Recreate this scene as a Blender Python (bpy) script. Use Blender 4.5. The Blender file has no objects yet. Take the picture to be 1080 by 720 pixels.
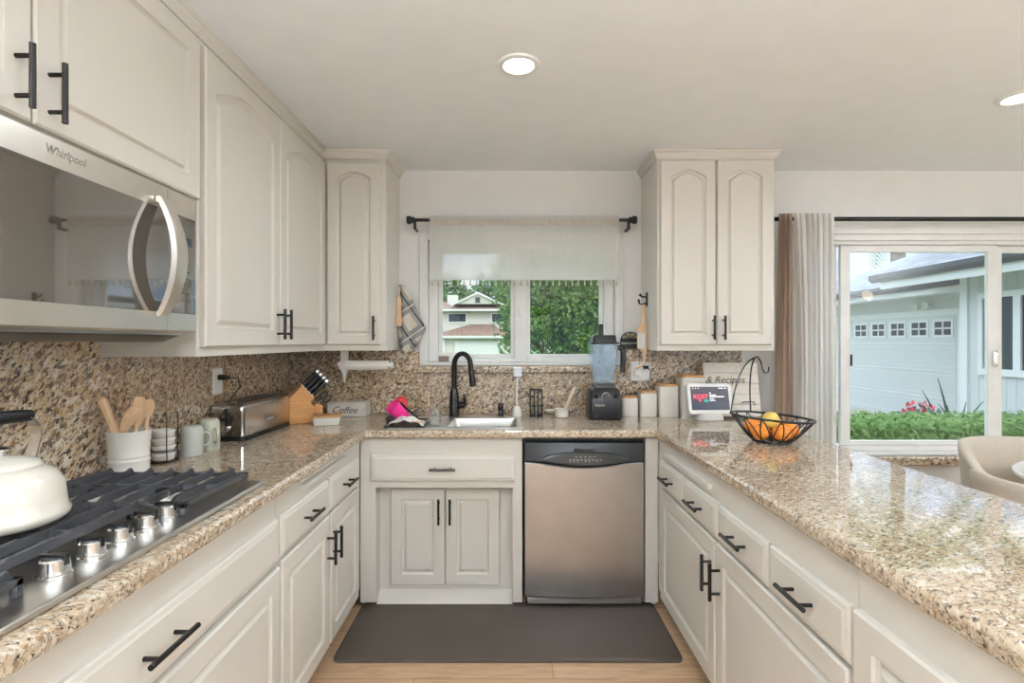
import bpy, bmesh, math, random
from mathutils import Vector, Matrix
C = bpy.context.scene
COL = C.collection
PI = math.pi
R = math.radians

# ------------------------------------------------------------------ camera
cd = bpy.data.cameras.new('camera')
cam = bpy.data.objects.new('camera', cd); COL.objects.link(cam)
cam.location = (0, 0, 1.34); cam.rotation_euler = (PI/2, 0, 0)
cd.sensor_width = 36; cd.lens = 565/1080*36; cd.shift_x = 3/1080; cd.clip_start = .05
C.camera = cam
# ------------------------------------------------------------------ view
C.view_settings.view_transform = 'Standard'
try: C.view_settings.look = 'None'
except Exception: pass
C.view_settings.gamma = 1; C.view_settings.use_curve_mapping = False
C.view_settings.exposure = 0.0
CAN_W = 6.0          # each recessed lamp
GLOBE = 11.0         # glow of the pendant globes
FILL_W = 220.0       # each added upward fill lamp, out of view
SKY_LOW, SKY_HIGH = 0.85, 3.8
sl = bpy.data.lights.new('sun', 'SUN'); sl.energy = 1.7; sl.angle = R(12); sl.color = (1, .97, .93)
sun = bpy.data.objects.new('sun', sl); COL.objects.link(sun); sun.rotation_euler = (R(52), 0, R(50))
# ------------------------------------------------------------------ sky
w = bpy.data.worlds.new('sky'); C.world = w; w.use_nodes = True
nt = w.node_tree; nt.nodes.clear()
def N(t, nt_, **k):
    n = nt_.nodes.new(t)
    for a, b in k.items(): setattr(n, a, b)
    return n
out = N('ShaderNodeOutputWorld', nt); bg = N('ShaderNodeBackground', nt)
tc = N('ShaderNodeTexCoord', nt); sep = N('ShaderNodeSeparateXYZ', nt)
mp = N('ShaderNodeMapping', nt); mp.inputs['Scale'].default_value = (3, 3, 9)
nz = N('ShaderNodeTexNoise', nt); nz.inputs['Scale'].default_value = 1.6; nz.inputs['Detail'].default_value = 7
cr = N('ShaderNodeValToRGB', nt)
cr.color_ramp.elements[0].position = .42; cr.color_ramp.elements[0].color = (.50, .68, .95, 1)
cr.color_ramp.elements[1].position = .58; cr.color_ramp.elements[1].color = (.95, .98, 1, 1)
mr = N('ShaderNodeMapRange', nt)
mr.inputs['From Min'].default_value = .08; mr.inputs['From Max'].default_value = .42
mr.inputs['To Min'].default_value = SKY_LOW; mr.inputs['To Max'].default_value = SKY_HIGH
L = nt.links.new
L(tc.outputs['Generated'], mp.inputs['Vector']); L(mp.outputs[0], nz.inputs['Vector']); L(nz.outputs['Fac'], cr.inputs[0])
L(tc.outputs['Generated'], sep.inputs[0]); L(sep.outputs['Z'], mr.inputs['Value'])
L(cr.outputs[0], bg.inputs['Color']); L(mr.outputs[0], bg.inputs['Strength']); L(bg.outputs[0], out.inputs[0])

# ------------------------------------------------------------------ materials
MATS = {}
def s2l(c): return tuple(((x/255)/12.92 if x/255 <= .04045 else ((x/255+.055)/1.055)**2.4) for x in c)
def pr(name, rgb, rough=.5, metal=0, var=.04, vscale=8, spec=.5, coat=0, trans=0, bump=0, bscale=60, alpha=1, emit=0, ior=1.45):
    """principled material with a soft procedural noise in the colour"""
    if name in MATS: return MATS[name]
    m = bpy.data.materials.new(name); m.use_nodes = True; MATS[name] = m
    t = m.node_tree; b = t.nodes['Principled BSDF']
    c = s2l(rgb)
    b.inputs['Roughness'].default_value = rough; b.inputs['Metallic'].default_value = metal
    b.inputs['Specular IOR Level'].default_value = spec; b.inputs['Coat Weight'].default_value = coat
    b.inputs['Transmission Weight'].default_value = trans; b.inputs['IOR'].default_value = ior
    tcn = N('ShaderNodeTexCoord', t); n = N('ShaderNodeTexNoise', t); n.inputs['Scale'].default_value = vscale
    r = N('ShaderNodeValToRGB', t)
    r.color_ramp.elements[0].position = .3; r.color_ramp.elements[1].position = .7
    r.color_ramp.elements[0].color = tuple(x*(1-var) for x in c)+(1,); r.color_ramp.elements[1].color = tuple(min(1, x*(1+var)) for x in c)+(1,)
    t.links.new(tcn.outputs['Object'], n.inputs['Vector']); t.links.new(n.outputs['Fac'], r.inputs[0]); t.links.new(r.outputs[0], b.inputs['Base Color'])
    if emit:
        t.links.new(r.outputs[0], b.inputs['Emission Color']); b.inputs['Emission Strength'].default_value = emit
    if bump:
        n2 = N('ShaderNodeTexNoise', t); n2.inputs['Scale'].default_value = bscale; n2.inputs['Detail'].default_value = 3
        bp = N('ShaderNodeBump', t); bp.inputs['Strength'].default_value = bump; bp.inputs['Distance'].default_value = .004
        t.links.new(tcn.outputs['Object'], n2.inputs['Vector']); t.links.new(n2.outputs['Fac'], bp.inputs['Height']); t.links.new(bp.outputs[0], b.inputs['Normal'])
    return m

def granite(name, cols, d, scale, stretch, rough, T=((.52, .57), (.55, .60), (.56, .61), (.575, .615))):
    """speckled stone: noise bands for the ground colour, stretched fine noises for tan, grey, brown and black flecks"""
    m = bpy.data.materials.new(name); m.use_nodes = True; MATS[name] = m
    t = m.node_tree; b = t.nodes['Principled BSDF']; b.inputs['Roughness'].default_value = rough
    b.inputs['IOR'].default_value = 1.85
    tcn = N('ShaderNodeTexCoord', t); mp0 = N('ShaderNodeMapping', t); mpn = N('ShaderNodeMapping', t)
    mp0.inputs['Rotation'].default_value = Vector(d).normalized().rotation_difference(Vector((1, 0, 0))).to_euler(); mpn.inputs['Scale'].default_value = (stretch, 1, 1)
    t.links.new(tcn.outputs['Object'], mp0.inputs['Vector']); t.links.new(mp0.outputs[0], mpn.inputs['Vector'])
    def noise(sc, det=3, dist=.0, off=0, rgh=.6):
        n = N('ShaderNodeTexNoise', t); n.inputs['Scale'].default_value = sc; n.inputs['Detail'].default_value = det
        n.inputs['Roughness'].default_value = rgh; n.inputs['Distortion'].default_value = dist
        a = N('ShaderNodeVectorMath', t); a.operation = 'ADD'; a.inputs[1].default_value = (off, off*1.7, off*.6)
        t.links.new(mpn.outputs[0], a.inputs[0]); t.links.new(a.outputs[0], n.inputs['Vector'])
        return n.outputs['Fac']
    def ramp(src, p0, p1):
        r = N('ShaderNodeMapRange', t); r.inputs['From Min'].default_value = p0; r.inputs['From Max'].default_value = p1
        t.links.new(src, r.inputs['Value']); return r.outputs[0]
    def mix(fac, a, c):
        x = N('ShaderNodeMix', t); x.data_type = 'RGBA'
        t.links.new(fac, x.inputs[0]); t.links.new(a, x.inputs[6]); x.inputs[7].default_value = s2l(c)+(1,)
        return x.outputs[2]
    base = N('ShaderNodeRGB', t); base.outputs[0].default_value = s2l(cols[0])+(1,)
    o = base.outputs[0]
    o = mix(ramp(noise(scale*.05, 3, .4, 9), .42, .60), o, cols[1])
    o = mix(ramp(noise(scale*.5, 4, .5, 3), *T[0]), o, cols[2])
    o = mix(ramp(noise(scale*.7, 4, .4, 21, .7), *T[1]), o, cols[3])
    o = mix(ramp(noise(scale*.55, 5, .5, 33, .7), *T[2]), o, cols[4])
    o = mix(ramp(noise(scale*.9, 4, .4, 47, .7), *T[3]), o, cols[5])
    t.links.new(o, b.inputs['Base Color'])
    return m

M_WALL = pr('wall_paint', (237, 234, 230), .8, bump=.05, bscale=180, var=.015)
M_CEIL = pr('ceiling_paint', (244, 245, 246), .9, bump=.08, bscale=200, var=.015)
M_CAB = pr('cabinet_paint', (218, 212, 202), .38, var=.012)
M_BLACK = pr('black_metal', (38, 35, 33), .38, .6)
M_BLK = pr('black_plastic', (24, 24, 25), .35)
M_BLKG = pr('black_gloss', (14, 13, 13), .06, spec=.6)
M_MWG = pr('smoked_mirror_glass', (80, 73, 65), .03, ior=3.0)
M_IRON = pr('cast_iron', (74, 74, 77), .42, .4, bump=.1, bscale=300)
M_CHROME = pr('chrome', (225, 225, 225), .12, 1)
M_WHITE = pr('white_plastic', (236, 234, 230), .35)
M_VINYL = pr('window_vinyl', (232, 230, 226), .4)
M_CER = pr('white_ceramic', (232, 227, 218), .2, coat=.3)
M_CREAM = pr('cream_enamel', (226, 219, 206), .12, coat=.6)
M_GREYCER = pr('grey_ceramic', (198, 198, 190), .25, coat=.3)
M_STONE = pr('pale_stoneware', (196, 194, 176), .3, coat=.2)
M_OAK = None
def wood(name, c1, c2, scale=18, stretch=(1, 12, 1), rough=.5):
    m = bpy.data.materials.new(name); m.use_nodes = True; MATS[name] = m
    t = m.node_tree; b = t.nodes['Principled BSDF']; b.inputs['Roughness'].default_value = rough
    tcn = N('ShaderNodeTexCoord', t); mpn = N('ShaderNodeMapping', t); mpn.inputs['Scale'].default_value = stretch
    n = N('ShaderNodeTexNoise', t); n.inputs['Scale'].default_value = scale; n.inputs['Detail'].default_value = 5; n.inputs['Distortion'].default_value = .6
    r = N('ShaderNodeValToRGB', t); r.color_ramp.elements[0].position = .3; r.color_ramp.elements[1].position = .7
    r.color_ramp.elements[0].color = s2l(c1)+(1,); r.color_ramp.elements[1].color = s2l(c2)+(1,)
    t.links.new(tcn.outputs['Object'], mpn.inputs[0]); t.links.new(mpn.outputs[0], n.inputs['Vector'])
    t.links.new(n.outputs['Fac'], r.inputs[0]); t.links.new(r.outputs[0], b.inputs['Base Color'])
    return m
M_LWOOD = wood('light_wood', (204, 164, 124), (226, 192, 154), 14, (6, 6, 1))
M_BLOCK = wood('knife_block_wood', (196, 136, 78), (216, 160, 100), 10, (1, 1, 14), .4)
M_LID = wood('lid_wood', (178, 126, 74), (204, 154, 102), 20, (1, 8, 1))
def steel(name, rgb, rough, stretch):
    m = pr(name, rgb, rough, 1)
    t = m.node_tree; b = t.nodes['Principled BSDF']
    tcn = N('ShaderNodeTexCoord', t); mpn = N('ShaderNodeMapping', t); mpn.inputs['Scale'].default_value = stretch
    n = N('ShaderNodeTexNoise', t); n.inputs['Scale'].default_value = 8; n.inputs['Detail'].default_value = 4
    mrn = N('ShaderNodeMapRange', t); mrn.inputs['To Min'].default_value = rough*.75; mrn.inputs['To Max'].default_value = rough*1.3
    t.links.new(tcn.outputs['Object'], mpn.inputs[0]); t.links.new(mpn.outputs[0], n.inputs['Vector']); t.links.new(n.outputs['Fac'], mrn.inputs['Value'])
    t.links.new(mrn.outputs[0], b.inputs['Roughness'])
    return m
M_STEEL = steel('brushed_steel', (205, 202, 197), .3, (2, 60, 60))
M_STEELM = steel('microwave_steel', (228, 222, 213), .33, (60, 2, 60))
M_STEELX = steel('brushed_steel_front', (202, 199, 198), .36, (1.2, 1.2, 90))
M_STEELX.node_tree.nodes['Principled BSDF'].inputs['Anisotropic'].default_value = .75
M_TOP = granite('granite_worktop', [(194, 175, 150), (178, 155, 128), (212, 200, 182), (148, 118, 90), (122, 108, 96), (66, 53, 43)], (.8, .5, .25), 150, .55, .035)
SPL = [(200, 178, 148), (182, 154, 118), (220, 206, 184), (140, 106, 74), (108, 90, 76), (50, 38, 30)]
M_SPLASH = granite('granite_backsplash', SPL, (.70, .55, .45), 108, .32, .2, ((.53, .58), (.54, .59), (.54, .59), (.552, .592)))
M_SPLASHC = granite('granite_cooktop_backsplash', [(210, 192, 164), (200, 170, 128), (226, 215, 197), (146, 110, 74), (112, 92, 76), (44, 34, 28)], (.45, .75, .55), 100, .28, .2, ((.53, .58), (.54, .59), (.54, .59), (.552, .592)))

def glass(name, tint=(1, 1, 1), ior=1.45):
    m = bpy.data.materials.new(name); m.use_nodes = True; MATS[name] = m
    t = m.node_tree; t.nodes.clear()
    o = N('ShaderNodeOutputMaterial', t); tr = N('ShaderNodeBsdfTransparent', t); gl = N('ShaderNodeBsdfGlossy', t)
    gl.inputs['Roughness'].default_value = .01; tr.inputs['Color'].default_value = tint+(1,)
    lw = N('ShaderNodeLayerWeight', t); lw.inputs['Blend'].default_value = .5; pw = N('ShaderNodeMath', t); pw.operation = 'POWER'; pw.inputs[1].default_value = 5
    f = N('ShaderNodeMath', t); f.operation = 'MULTIPLY_ADD'; f.inputs[1].default_value = .8; f.inputs[2].default_value = .035; mx = N('ShaderNodeMixShader', t)
    t.links.new(lw.outputs['Facing'], pw.inputs[0]); t.links.new(pw.outputs[0], f.inputs[0]); t.links.new(f.outputs[0], mx.inputs[0]); t.links.new(tr.outputs[0], mx.inputs[1]); t.links.new(gl.outputs[0], mx.inputs[2]); t.links.new(mx.outputs[0], o.inputs[0])
    return m
M_GLASS = glass('window_glass', (.925, .945, .94))
def thin_glass(name, tint):
    m = bpy.data.materials.new(name); m.use_nodes = True; t = m.node_tree; t.nodes.clear()
    o = N('ShaderNodeOutputMaterial', t); tr = N('ShaderNodeBsdfTransparent', t); gl = N('ShaderNodeBsdfGlossy', t); gl.inputs['Roughness'].default_value = .03
    tr.inputs['Color'].default_value = tint+(1,); lw = N('ShaderNodeLayerWeight', t); lw.inputs['Blend'].default_value = .35
    p = N('ShaderNodeMath', t); p.operation = 'MULTIPLY_ADD'; p.inputs[1].default_value = .7; p.inputs[2].default_value = .12; mx = N('ShaderNodeMixShader', t)
    t.links.new(lw.outputs['Facing'], p.inputs[0]); t.links.new(p.outputs[0], mx.inputs[0]); t.links.new(tr.outputs[0], mx.inputs[1]); t.links.new(gl.outputs[0], mx.inputs[2]); t.links.new(mx.outputs[0], o.inputs[0])
    return m
M_JAR = thin_glass('clear_glass', (.95, .97, .97))
M_JUG = pr('blue_tinted_jug', (176, 208, 232), .12, trans=.0, var=.05)
def cloth(name, rgb, transl=.35, transp=0, wscale=400, var=.06, stripes=None):
    m = bpy.data.materials.new(name); m.use_nodes = True; MATS[name] = m
    t = m.node_tree; t.nodes.clear()
    o = N('ShaderNodeOutputMaterial', t); d = N('ShaderNodeBsdfDiffuse', t); tl = N('ShaderNodeBsdfTranslucent', t)
    tcn = N('ShaderNodeTexCoord', t); mpn = N('ShaderNodeMapping', t); mpn.inputs['Scale'].default_value = (1, 1, .12)
    n = N('ShaderNodeTexNoise', t); n.inputs['Scale'].default_value = wscale; n.inputs['Detail'].default_value = 2
    r = N('ShaderNodeValToRGB', t); c = s2l(rgb)
    r.color_ramp.elements[0].position = .3; r.color_ramp.elements[1].position = .7
    r.color_ramp.elements[0].color = tuple(x*(1-var) for x in c)+(1,); r.color_ramp.elements[1].color = tuple(min(1, x*(1+var)) for x in c)+(1,)
    t.links.new(tcn.outputs['Object'], mpn.inputs[0]); t.links.new(mpn.outputs[0], n.inputs['Vector']); t.links.new(n.outputs['Fac'], r.inputs[0])
    t.links.new(r.outputs[0], d.inputs[0]); t.links.new(r.outputs[0], tl.inputs[0])
    mx = N('ShaderNodeMixShader', t); mx.inputs[0].default_value = transl
    t.links.new(d.outputs[0], mx.inputs[1]); t.links.new(tl.outputs[0], mx.inputs[2]); last = mx.outputs[0]
    if transp:
        tp = N('ShaderNodeBsdfTransparent', t); m2 = N('ShaderNodeMixShader', t); m2.inputs[0].default_value = transp
        t.links.new(last, m2.inputs[1]); t.links.new(tp.outputs[0], m2.inputs[2]); last = m2.outputs[0]
    t.links.new(last, o.inputs[0])
    return m
M_SHADE = cloth('linen_shade', (236, 233, 228), .35, .24, 120, .02)
M_SHEER = cloth('sheer_curtain_cloth', (236, 232, 226), .35, .08, 90, .015)
M_DRAPE = cloth('tan_drape_cloth', (180, 158, 140), .15, 0, 120)
M_CHAIR = pr('oatmeal_upholstery', (196, 184, 168), .95, bump=.4, bscale=500, var=.12, vscale=240)

# ------------------------------------------------------------------ geometry helpers
class G:
    def __init__(s): s.bm = bmesh.new()
    def box(s, x0, x1, y0, y1, z0, z1):
        v = [s.bm.verts.new((x, y, z)) for x in (x0, x1) for y in (y0, y1) for z in (z0, z1)]
        for f in ((0, 1, 3, 2), (4, 6, 7, 5), (0, 4, 5, 1), (2, 3, 7, 6), (0, 2, 6, 4), (1, 5, 7, 3)):
            s.bm.faces.new([v[i] for i in f])
        return s
    def loft(s, rings, cap0=True, cap1=True, closed=True):
        vs = [[s.bm.verts.new(p) for p in r] for r in rings]
        n = len(vs[0])
        for a, b in zip(vs, vs[1:]):
            for i in range(n if closed else n-1):
                s.bm.faces.new((a[i], a[(i+1) % n], b[(i+1) % n], b[i]))
        if cap0: s.bm.faces.new(list(reversed(vs[0])))
        if cap1: s.bm.faces.new(vs[-1])
        return s
    def lathe(s, prof, c=(0, 0, 0), seg=32, cap0=True, cap1=True, ax='z'):
        rings = []
        for r, h in prof:
            r = max(r, 1e-4); q = []
            for k in range(seg):
                a = 2*PI*k/seg; u, v = r*math.cos(a), r*math.sin(a)
                q.append({'z': (c[0]+u, c[1]+v, c[2]+h), 'x': (c[0]+h, c[1]+u, c[2]+v), 'y': (c[0]+u, c[1]+h, c[2]+v)}[ax])
            rings.append(q)
        return s.loft(rings, cap0, cap1)
    def tube(s, pts, r, seg=8, closed=False, rs=None):
        P = [Vector(p) for p in pts]; n = len(P); rings = []
        up = None
        for i in range(n):
            if closed: d = (P[(i+1) % n]-P[i-1])
            else: d = P[min(i+1, n-1)]-P[max(i-1, 0)]
            d.normalize()
            if up is None:
                up = Vector((0, 0, 1)) if abs(d.z) < .9 else Vector((1, 0, 0))
            x = d.cross(up)
            if x.length < 1e-5: x = d.cross(Vector((0, 1, 0)))
            x.normalize(); up = x.cross(d); up.normalize()
            rr = rs[i] if rs else r
            rings.append([P[i]+(x*math.cos(2*PI*k/seg)+up*math.sin(2*PI*k/seg))*rr for k in range(seg)])
        if closed:
            rings.append(rings[0]); return s.loft(rings, False, False)
        return s.loft(rings)
    def prism(s, pts, f, d0, d1):
        """polygon pts (u,v) swept from d0 to d1; f(u,v,d)->xyz"""
        return s.loft([[f(u, v, d0) for u, v in pts], [f(u, v, d1) for u, v in pts]])
    def sphere(s, c, rx, ry=None, rz=None, u=20, v=12):
        ry = ry or rx; rz = rz or rx
        rings = []
        for j in range(v+1):
            th = PI*j/v; rr = max(math.sin(th), 1e-3)
            rings.append([(c[0]+rx*rr*math.cos(2*PI*k/u), c[1]+ry*rr*math.sin(2*PI*k/u), c[2]-rz*math.cos(th)) for k in range(u)])
        return s.loft(rings)
    def grid(s, fn, nu, nv):
        vs = [[s.bm.verts.new(fn(i/nu, j/nv)) for j in range(nv+1)] for i in range(nu+1)]
        for i in range(nu):
            for j in range(nv):
                s.bm.faces.new((vs[i][j], vs[i+1][j], vs[i+1][j+1], vs[i][j+1]))
        return s
    def cells(s, us, vs, keep, d0, d1, f):
        cache = {}
        def V(i, j, k):
            if (i, j, k) not in cache: cache[i, j, k] = s.bm.verts.new(f(us[i], vs[j], (d0, d1)[k]))
            return cache[i, j, k]
        nu, nv = len(us)-1, len(vs)-1
        K = lambda i, j: 0 <= i < nu and 0 <= j < nv and keep((us[i]+us[i+1])/2, (vs[j]+vs[j+1])/2)
        for i in range(nu):
            for j in range(nv):
                if not K(i, j): continue
                for k in (0, 1): s.bm.faces.new((V(i, j, k), V(i+1, j, k), V(i+1, j+1, k), V(i, j+1, k)))
                for di, dj, a, b in ((-1, 0, (i, j), (i, j+1)), (1, 0, (i+1, j), (i+1, j+1)), (0, -1, (i, j), (i+1, j)), (0, 1, (i, j+1), (i+1, j+1))):
                    if not K(i+di, j+dj): s.bm.faces.new((V(*a, 0), V(*b, 0), V(*b, 1), V(*a, 1)))
        return s
    def xf(s, m):
        bmesh.ops.transform(s.bm, matrix=m, verts=s.bm.verts); return s

WL = {}
def thing(name, label, cat, loc=(0, 0, 0), group=None):
    o = bpy.data.objects.new(name, None); COL.objects.link(o); o.location = loc; o.empty_display_size = .05
    tag(o, label, cat, group); WL[o] = Vector(loc)
    return o
def tag(o, label=None, cat=None, group=None, kind=None):
    if label: o['label'] = label
    if cat: o['category'] = cat
    if group: o['group'] = group
    if kind: o['kind'] = kind
    return o
def obj(name, g, mat, parent=None, label=None, cat=None, group=None, kind=None, bevel=0, bseg=2, ang=35, solid=0, sub=0):
    bm = g.bm
    bmesh.ops.recalc_face_normals(bm, faces=bm.faces)
    if parent is not None: base = WL[parent]
    else:
        xs = [v.co for v in bm.verts]
        base = Vector(((min(v.x for v in xs)+max(v.x for v in xs))/2, (min(v.y for v in xs)+max(v.y for v in xs))/2, min(v.z for v in xs)))
    bmesh.ops.translate(bm, vec=-base, verts=bm.verts)
    me = bpy.data.meshes.new(name); bm.to_mesh(me); bm.free()
    for p in me.polygons: p.use_smooth = True
    me.set_sharp_from_angle(angle=R(ang))
    for m in (mat if isinstance(mat, (list, tuple)) else [mat]): me.materials.append(m)
    o = bpy.data.objects.new(name, me); COL.objects.link(o)
    if parent is not None: o.parent = parent
    else: o.location = base
    WL[o] = base
    if solid:
        s = o.modifiers.new('thickness', 'SOLIDIFY'); s.thickness = solid; s.offset = 0
    if sub:
        s = o.modifiers.new('smooth', 'SUBSURF'); s.levels = sub; s.render_levels = sub
    if bevel:
        b = o.modifiers.new('bevel', 'BEVEL'); b.width = bevel; b.segments = bseg; b.limit_method = 'ANGLE'; b.angle_limit = R(40)
        b.harden_normals = True
    tag(o, label, cat, group, kind)
    return o
def struct(name, g, mat, label=None, bevel=0, parent=None):
    return obj(name, g, mat, parent, label, kind='structure' if parent is None else None, bevel=bevel)
def place(root, loc, rotz=0, rot=None):
    root.location = loc; root.rotation_euler = rot or (0, 0, rotz)
    return root
def dup(root, loc, rotz=0, label=None, rot=None, scale=None):
    r = root.copy(); COL.objects.link(r)
    r.location = loc; r.rotation_euler = rot or (0, 0, rotz)
    if scale: r.scale = scale
    if label: r['label'] = label
    for ch in list(root.children):
        c = ch.copy(); COL.objects.link(c); c.parent = r
        for gch in list(ch.children):
            d = gch.copy(); COL.objects.link(d); d.parent = c
    return r
def rrect(cx, cy, wx, wy, r, z, n=5, f=None):
    pts = []
    r = min(r, wx/2-1e-4, wy/2-1e-4)
    for sx, sy, a0 in ((1, 1, 0), (-1, 1, 90), (-1, -1, 180), (1, -1, 270)):
        for k in range(n+1):
            a = R(a0+90*k/n)
            p = (cx+sx*(wx/2-r)+r*math.cos(a), cy+sy*(wy/2-r)+r*math.sin(a), z)
            pts.append(f(*p) if f else p)
    return pts
def text(name, s, size, f, mat, parent, ext=.0006, align='CENTER', bold=0, shear=0):
    cu = bpy.data.curves.new(name, 'FONT'); cu.body = s; cu.size = size; cu.align_x = align; cu.align_y = 'CENTER'; cu.extrude = ext; cu.offset = bold; cu.shear = shear
    cu.resolution_u = 3
    o = bpy.data.objects.new(name, cu); COL.objects.link(o)
    dg = bpy.context.evaluated_depsgraph_get()
    me = bpy.data.meshes.new_from_object(o.evaluated_get(dg))
    bpy.data.objects.remove(o); bpy.data.curves.remove(cu)
    base = WL[parent]
    for v in me.vertices: v.co = Vector(f(*v.co))-base
    me.materials.clear(); me.materials.append(mat)
    t = bpy.data.objects.new(name, me); COL.objects.link(t); t.parent = parent; WL[t] = base
    return t

# wall-facing maps: (u along, v up, w out of the face)
def F_back(x0, yf, z0): return lambda u, v, w: (x0+u, yf-w, z0+v)
def F_left(xf, y0, z0): return lambda u, v, w: (xf+w, y0+u, z0+v)
def F_right(xf, y1, z0): return lambda u, v, w: (xf-w, y1-u, z0+v)

def front_rings(F, w, h, t, arch, st, raised, ramp=.030):
    def ring(ins, a, wd):
        u0, u1, v0, v1 = ins, w-ins, ins, h-ins
        p = [(u0, v0), (u1, v0)]
        for k in range(19):
            s = k/18
            p.append((u1+(u0-u1)*s, v1-a*(2*s-1)**2*(1.25-.25*(2*s-1)**2)))
        return [F(u, v, wd) for u, v in p]
    r = [ring(0, 0, 0), ring(0, 0, t-.005), ring(.005, 0, t)]
    if raised: r += [ring(st, arch, t), ring(st+.003, arch, t-.008), ring(st+.010, arch, t-.012), ring(st+.014, arch, t-.012), ring(st+ramp-.002, arch, t-.002), ring(st+ramp, arch, t-.0015)]
    else: r = [ring(0, 0, 0), ring(0, 0, t-.009), ring(.004, 0, t-.004), ring(.014, 0, t-.002), ring(.018, 0, t)]
    return r
def handle(parent, F, uc, vc, t, vertical, ln=.13):
    g = G(); so = .034
    if vertical: P = lambda a, w: F(uc, vc+a, w)
    else: P = lambda a, w: F(uc+a, vc, w)
    g.tube([P(-ln/2, t+so), P(ln/2, t+so)], .0062, 10)
    for s in (-1, 1): g.tube([P(s*ln*.31, t-.001), P(s*ln*.31, t+so)], .005, 8)
    return obj('handle', g, M_BLACK, parent, 'black bar handle')
def door(root, F, w, h, arch=0, st=.062, hd=None, t=.02, name='door', ramp=.030):
    o = obj(name, G().loft(front_rings(F, w, h, t, arch, st, True, ramp)), M_CAB, root, ang=7)
    if hd: handle(o, F, hd[0], hd[1], t, True)
    return o
def drawer(root, F, w, h, t=.02, ln=.13, hd=True, name='drawer'):
    o = obj(name, G().loft(front_rings(F, w, h, t, 0, 0, False)), M_CAB, root, ang=7)
    if hd: handle(o, F, w/2, h/2, t, False, ln)
    return o

# ------------------------------------------------------------------ room shell
YW, XL, ZC = 3.266, -1.345, 2.38
XR, YB = 4.7, -3.2
CT, CB = .90, .858
def planks(name):
    m = bpy.data.materials.new(name); m.use_nodes = True; MATS[name] = m
    t = m.node_tree; b = t.nodes['Principled BSDF']; b.inputs['Roughness'].default_value = .42
    tcn = N('ShaderNodeTexCoord', t); br = N('ShaderNodeTexBrick', t)
    br.inputs['Scale'].default_value = 1; br.inputs['Brick Width'].default_value = 1.5; br.inputs['Row Height'].default_value = .19
    br.inputs['Mortar Size'].default_value = .0015; br.offset = .37
    br.inputs['Color1'].default_value = s2l((188, 156, 124))+(1,); br.inputs['Color2'].default_value = s2l((204, 172, 140))+(1,); br.inputs['Mortar'].default_value = s2l((140, 110, 84))+(1,)
    mpn = N('ShaderNodeMapping', t); mpn.inputs['Scale'].default_value = (2, 16, 2)
    n = N('ShaderNodeTexNoise', t); n.inputs['Scale'].default_value = 3; n.inputs['Detail'].default_value = 6; n.inputs['Distortion'].default_value = .8
    r = N('ShaderNodeValToRGB', t); r.color_ramp.elements[0].color = (.78, .74, .70, 1); r.color_ramp.elements[1].color = (1.06, 1.04, 1.0, 1)
    r.color_ramp.elements[0].position = .3; r.color_ramp.elements[1].position = .6
    x = N('ShaderNodeMix', t); x.data_type = 'RGBA'; x.blend_type = 'MULTIPLY'; x.inputs[0].default_value = 1
    t.links.new(tcn.outputs['Object'], br.inputs['Vector']); t.links.new(tcn.outputs['Object'], mpn.inputs[0]); t.links.new(mpn.outputs[0], n.inputs['Vector'])
    t.links.new(n.outputs['Fac'], r.inputs[0]); t.links.new(br.outputs['Color'], x.inputs[6]); t.links.new(r.outputs[0], x.inputs[7]); t.links.new(x.outputs[2], b.inputs['Base Color'])
    return m
M_FLOOR = planks('oak_plank_floor')
struct('floor', G().box(XL-.15, XR+.15, YB-.15, YW+.16, -.12, 0), M_FLOOR)
struct('ceiling', G().box(XL-.15, XR+.15, YB-.15, YW+.16, ZC, ZC+.12), M_CEIL)
struct('wall_left', G().box(XL-.15, XL, YB, YW, 0, ZC), M_WALL)
W1 = (-.495, .645, 1.215, 1.957)       # opening of the sink window
W2 = (1.78, 4.25, .665, 1.99)        # opening of the dining window
fb = lambda u, v, d: (u, d, v)
def inside(u, v, w_): return w_[0] < u < w_[1] and w_[2] < v < w_[3]
struct('wall_back', G().cells([XL-.15, W1[0], W1[1], W2[0], W2[1], XR+.15], [0, W2[2], W1[2], W1[3], ZC], lambda u, v: not inside(u, v, W1) and not inside(u, v, W2), YW, YW+.15, fb), M_WALL)
W3 = (-1.0, 4.1, .25, 2.15)           # wide glazing added behind the camera to let in daylight
struct('wall_rear', G().cells([XL-.15, W3[0], W3[1], XR+.15], [0, W3[2], W3[3], ZC], lambda u, v: not inside(u, v, W3), YB-.15, YB, fb), M_WALL)
struct('wall_right', G().box(XR, XR+.15, YB, YW, 0, ZC), M_WALL)
struct('baseboard_back', G().box(1.42, XR, YW-.014, YW, 0, .09), M_VINYL, bevel=.003)

# ------------------------------------------------------------------ windows
def window(name, Wn, bars, yf, depth=.05, fw=.05, zb=0, zt=0):
    pass
w1 = thing('window_1', 'white two-pane sliding window above the kitchen sink', 'window', ((W1[0]+W1[1])/2, YW, W1[2]))
w1['kind'] = 'structure'
x0, x1, z0, z1 = W1
g = G()   # casing on the wall face
g.cells([x0-.05, x0, x1, x1+.05], [z0-.022, z0, z1, z1+.05], lambda u, v: not inside(u, v, W1), YW-.016, YW-.001, fb)
obj('casing', g, M_VINYL, w1, bevel=.003)
g = G(); fy0, fy1 = YW+.035, YW+.115
g.cells([x0+.001, x0+.055, .035, .105, x1-.055, x1-.001], [z0+.001, z0+.022, z1-.045, z1-.001], lambda u, v: not (z0+.022 < v < z1-.045 and (x0+.055 < u < .035 or .105 < u < x1-.055)), fy0, fy1, fb)
obj('frame', g, M_VINYL, w1, bevel=.004)
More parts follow.
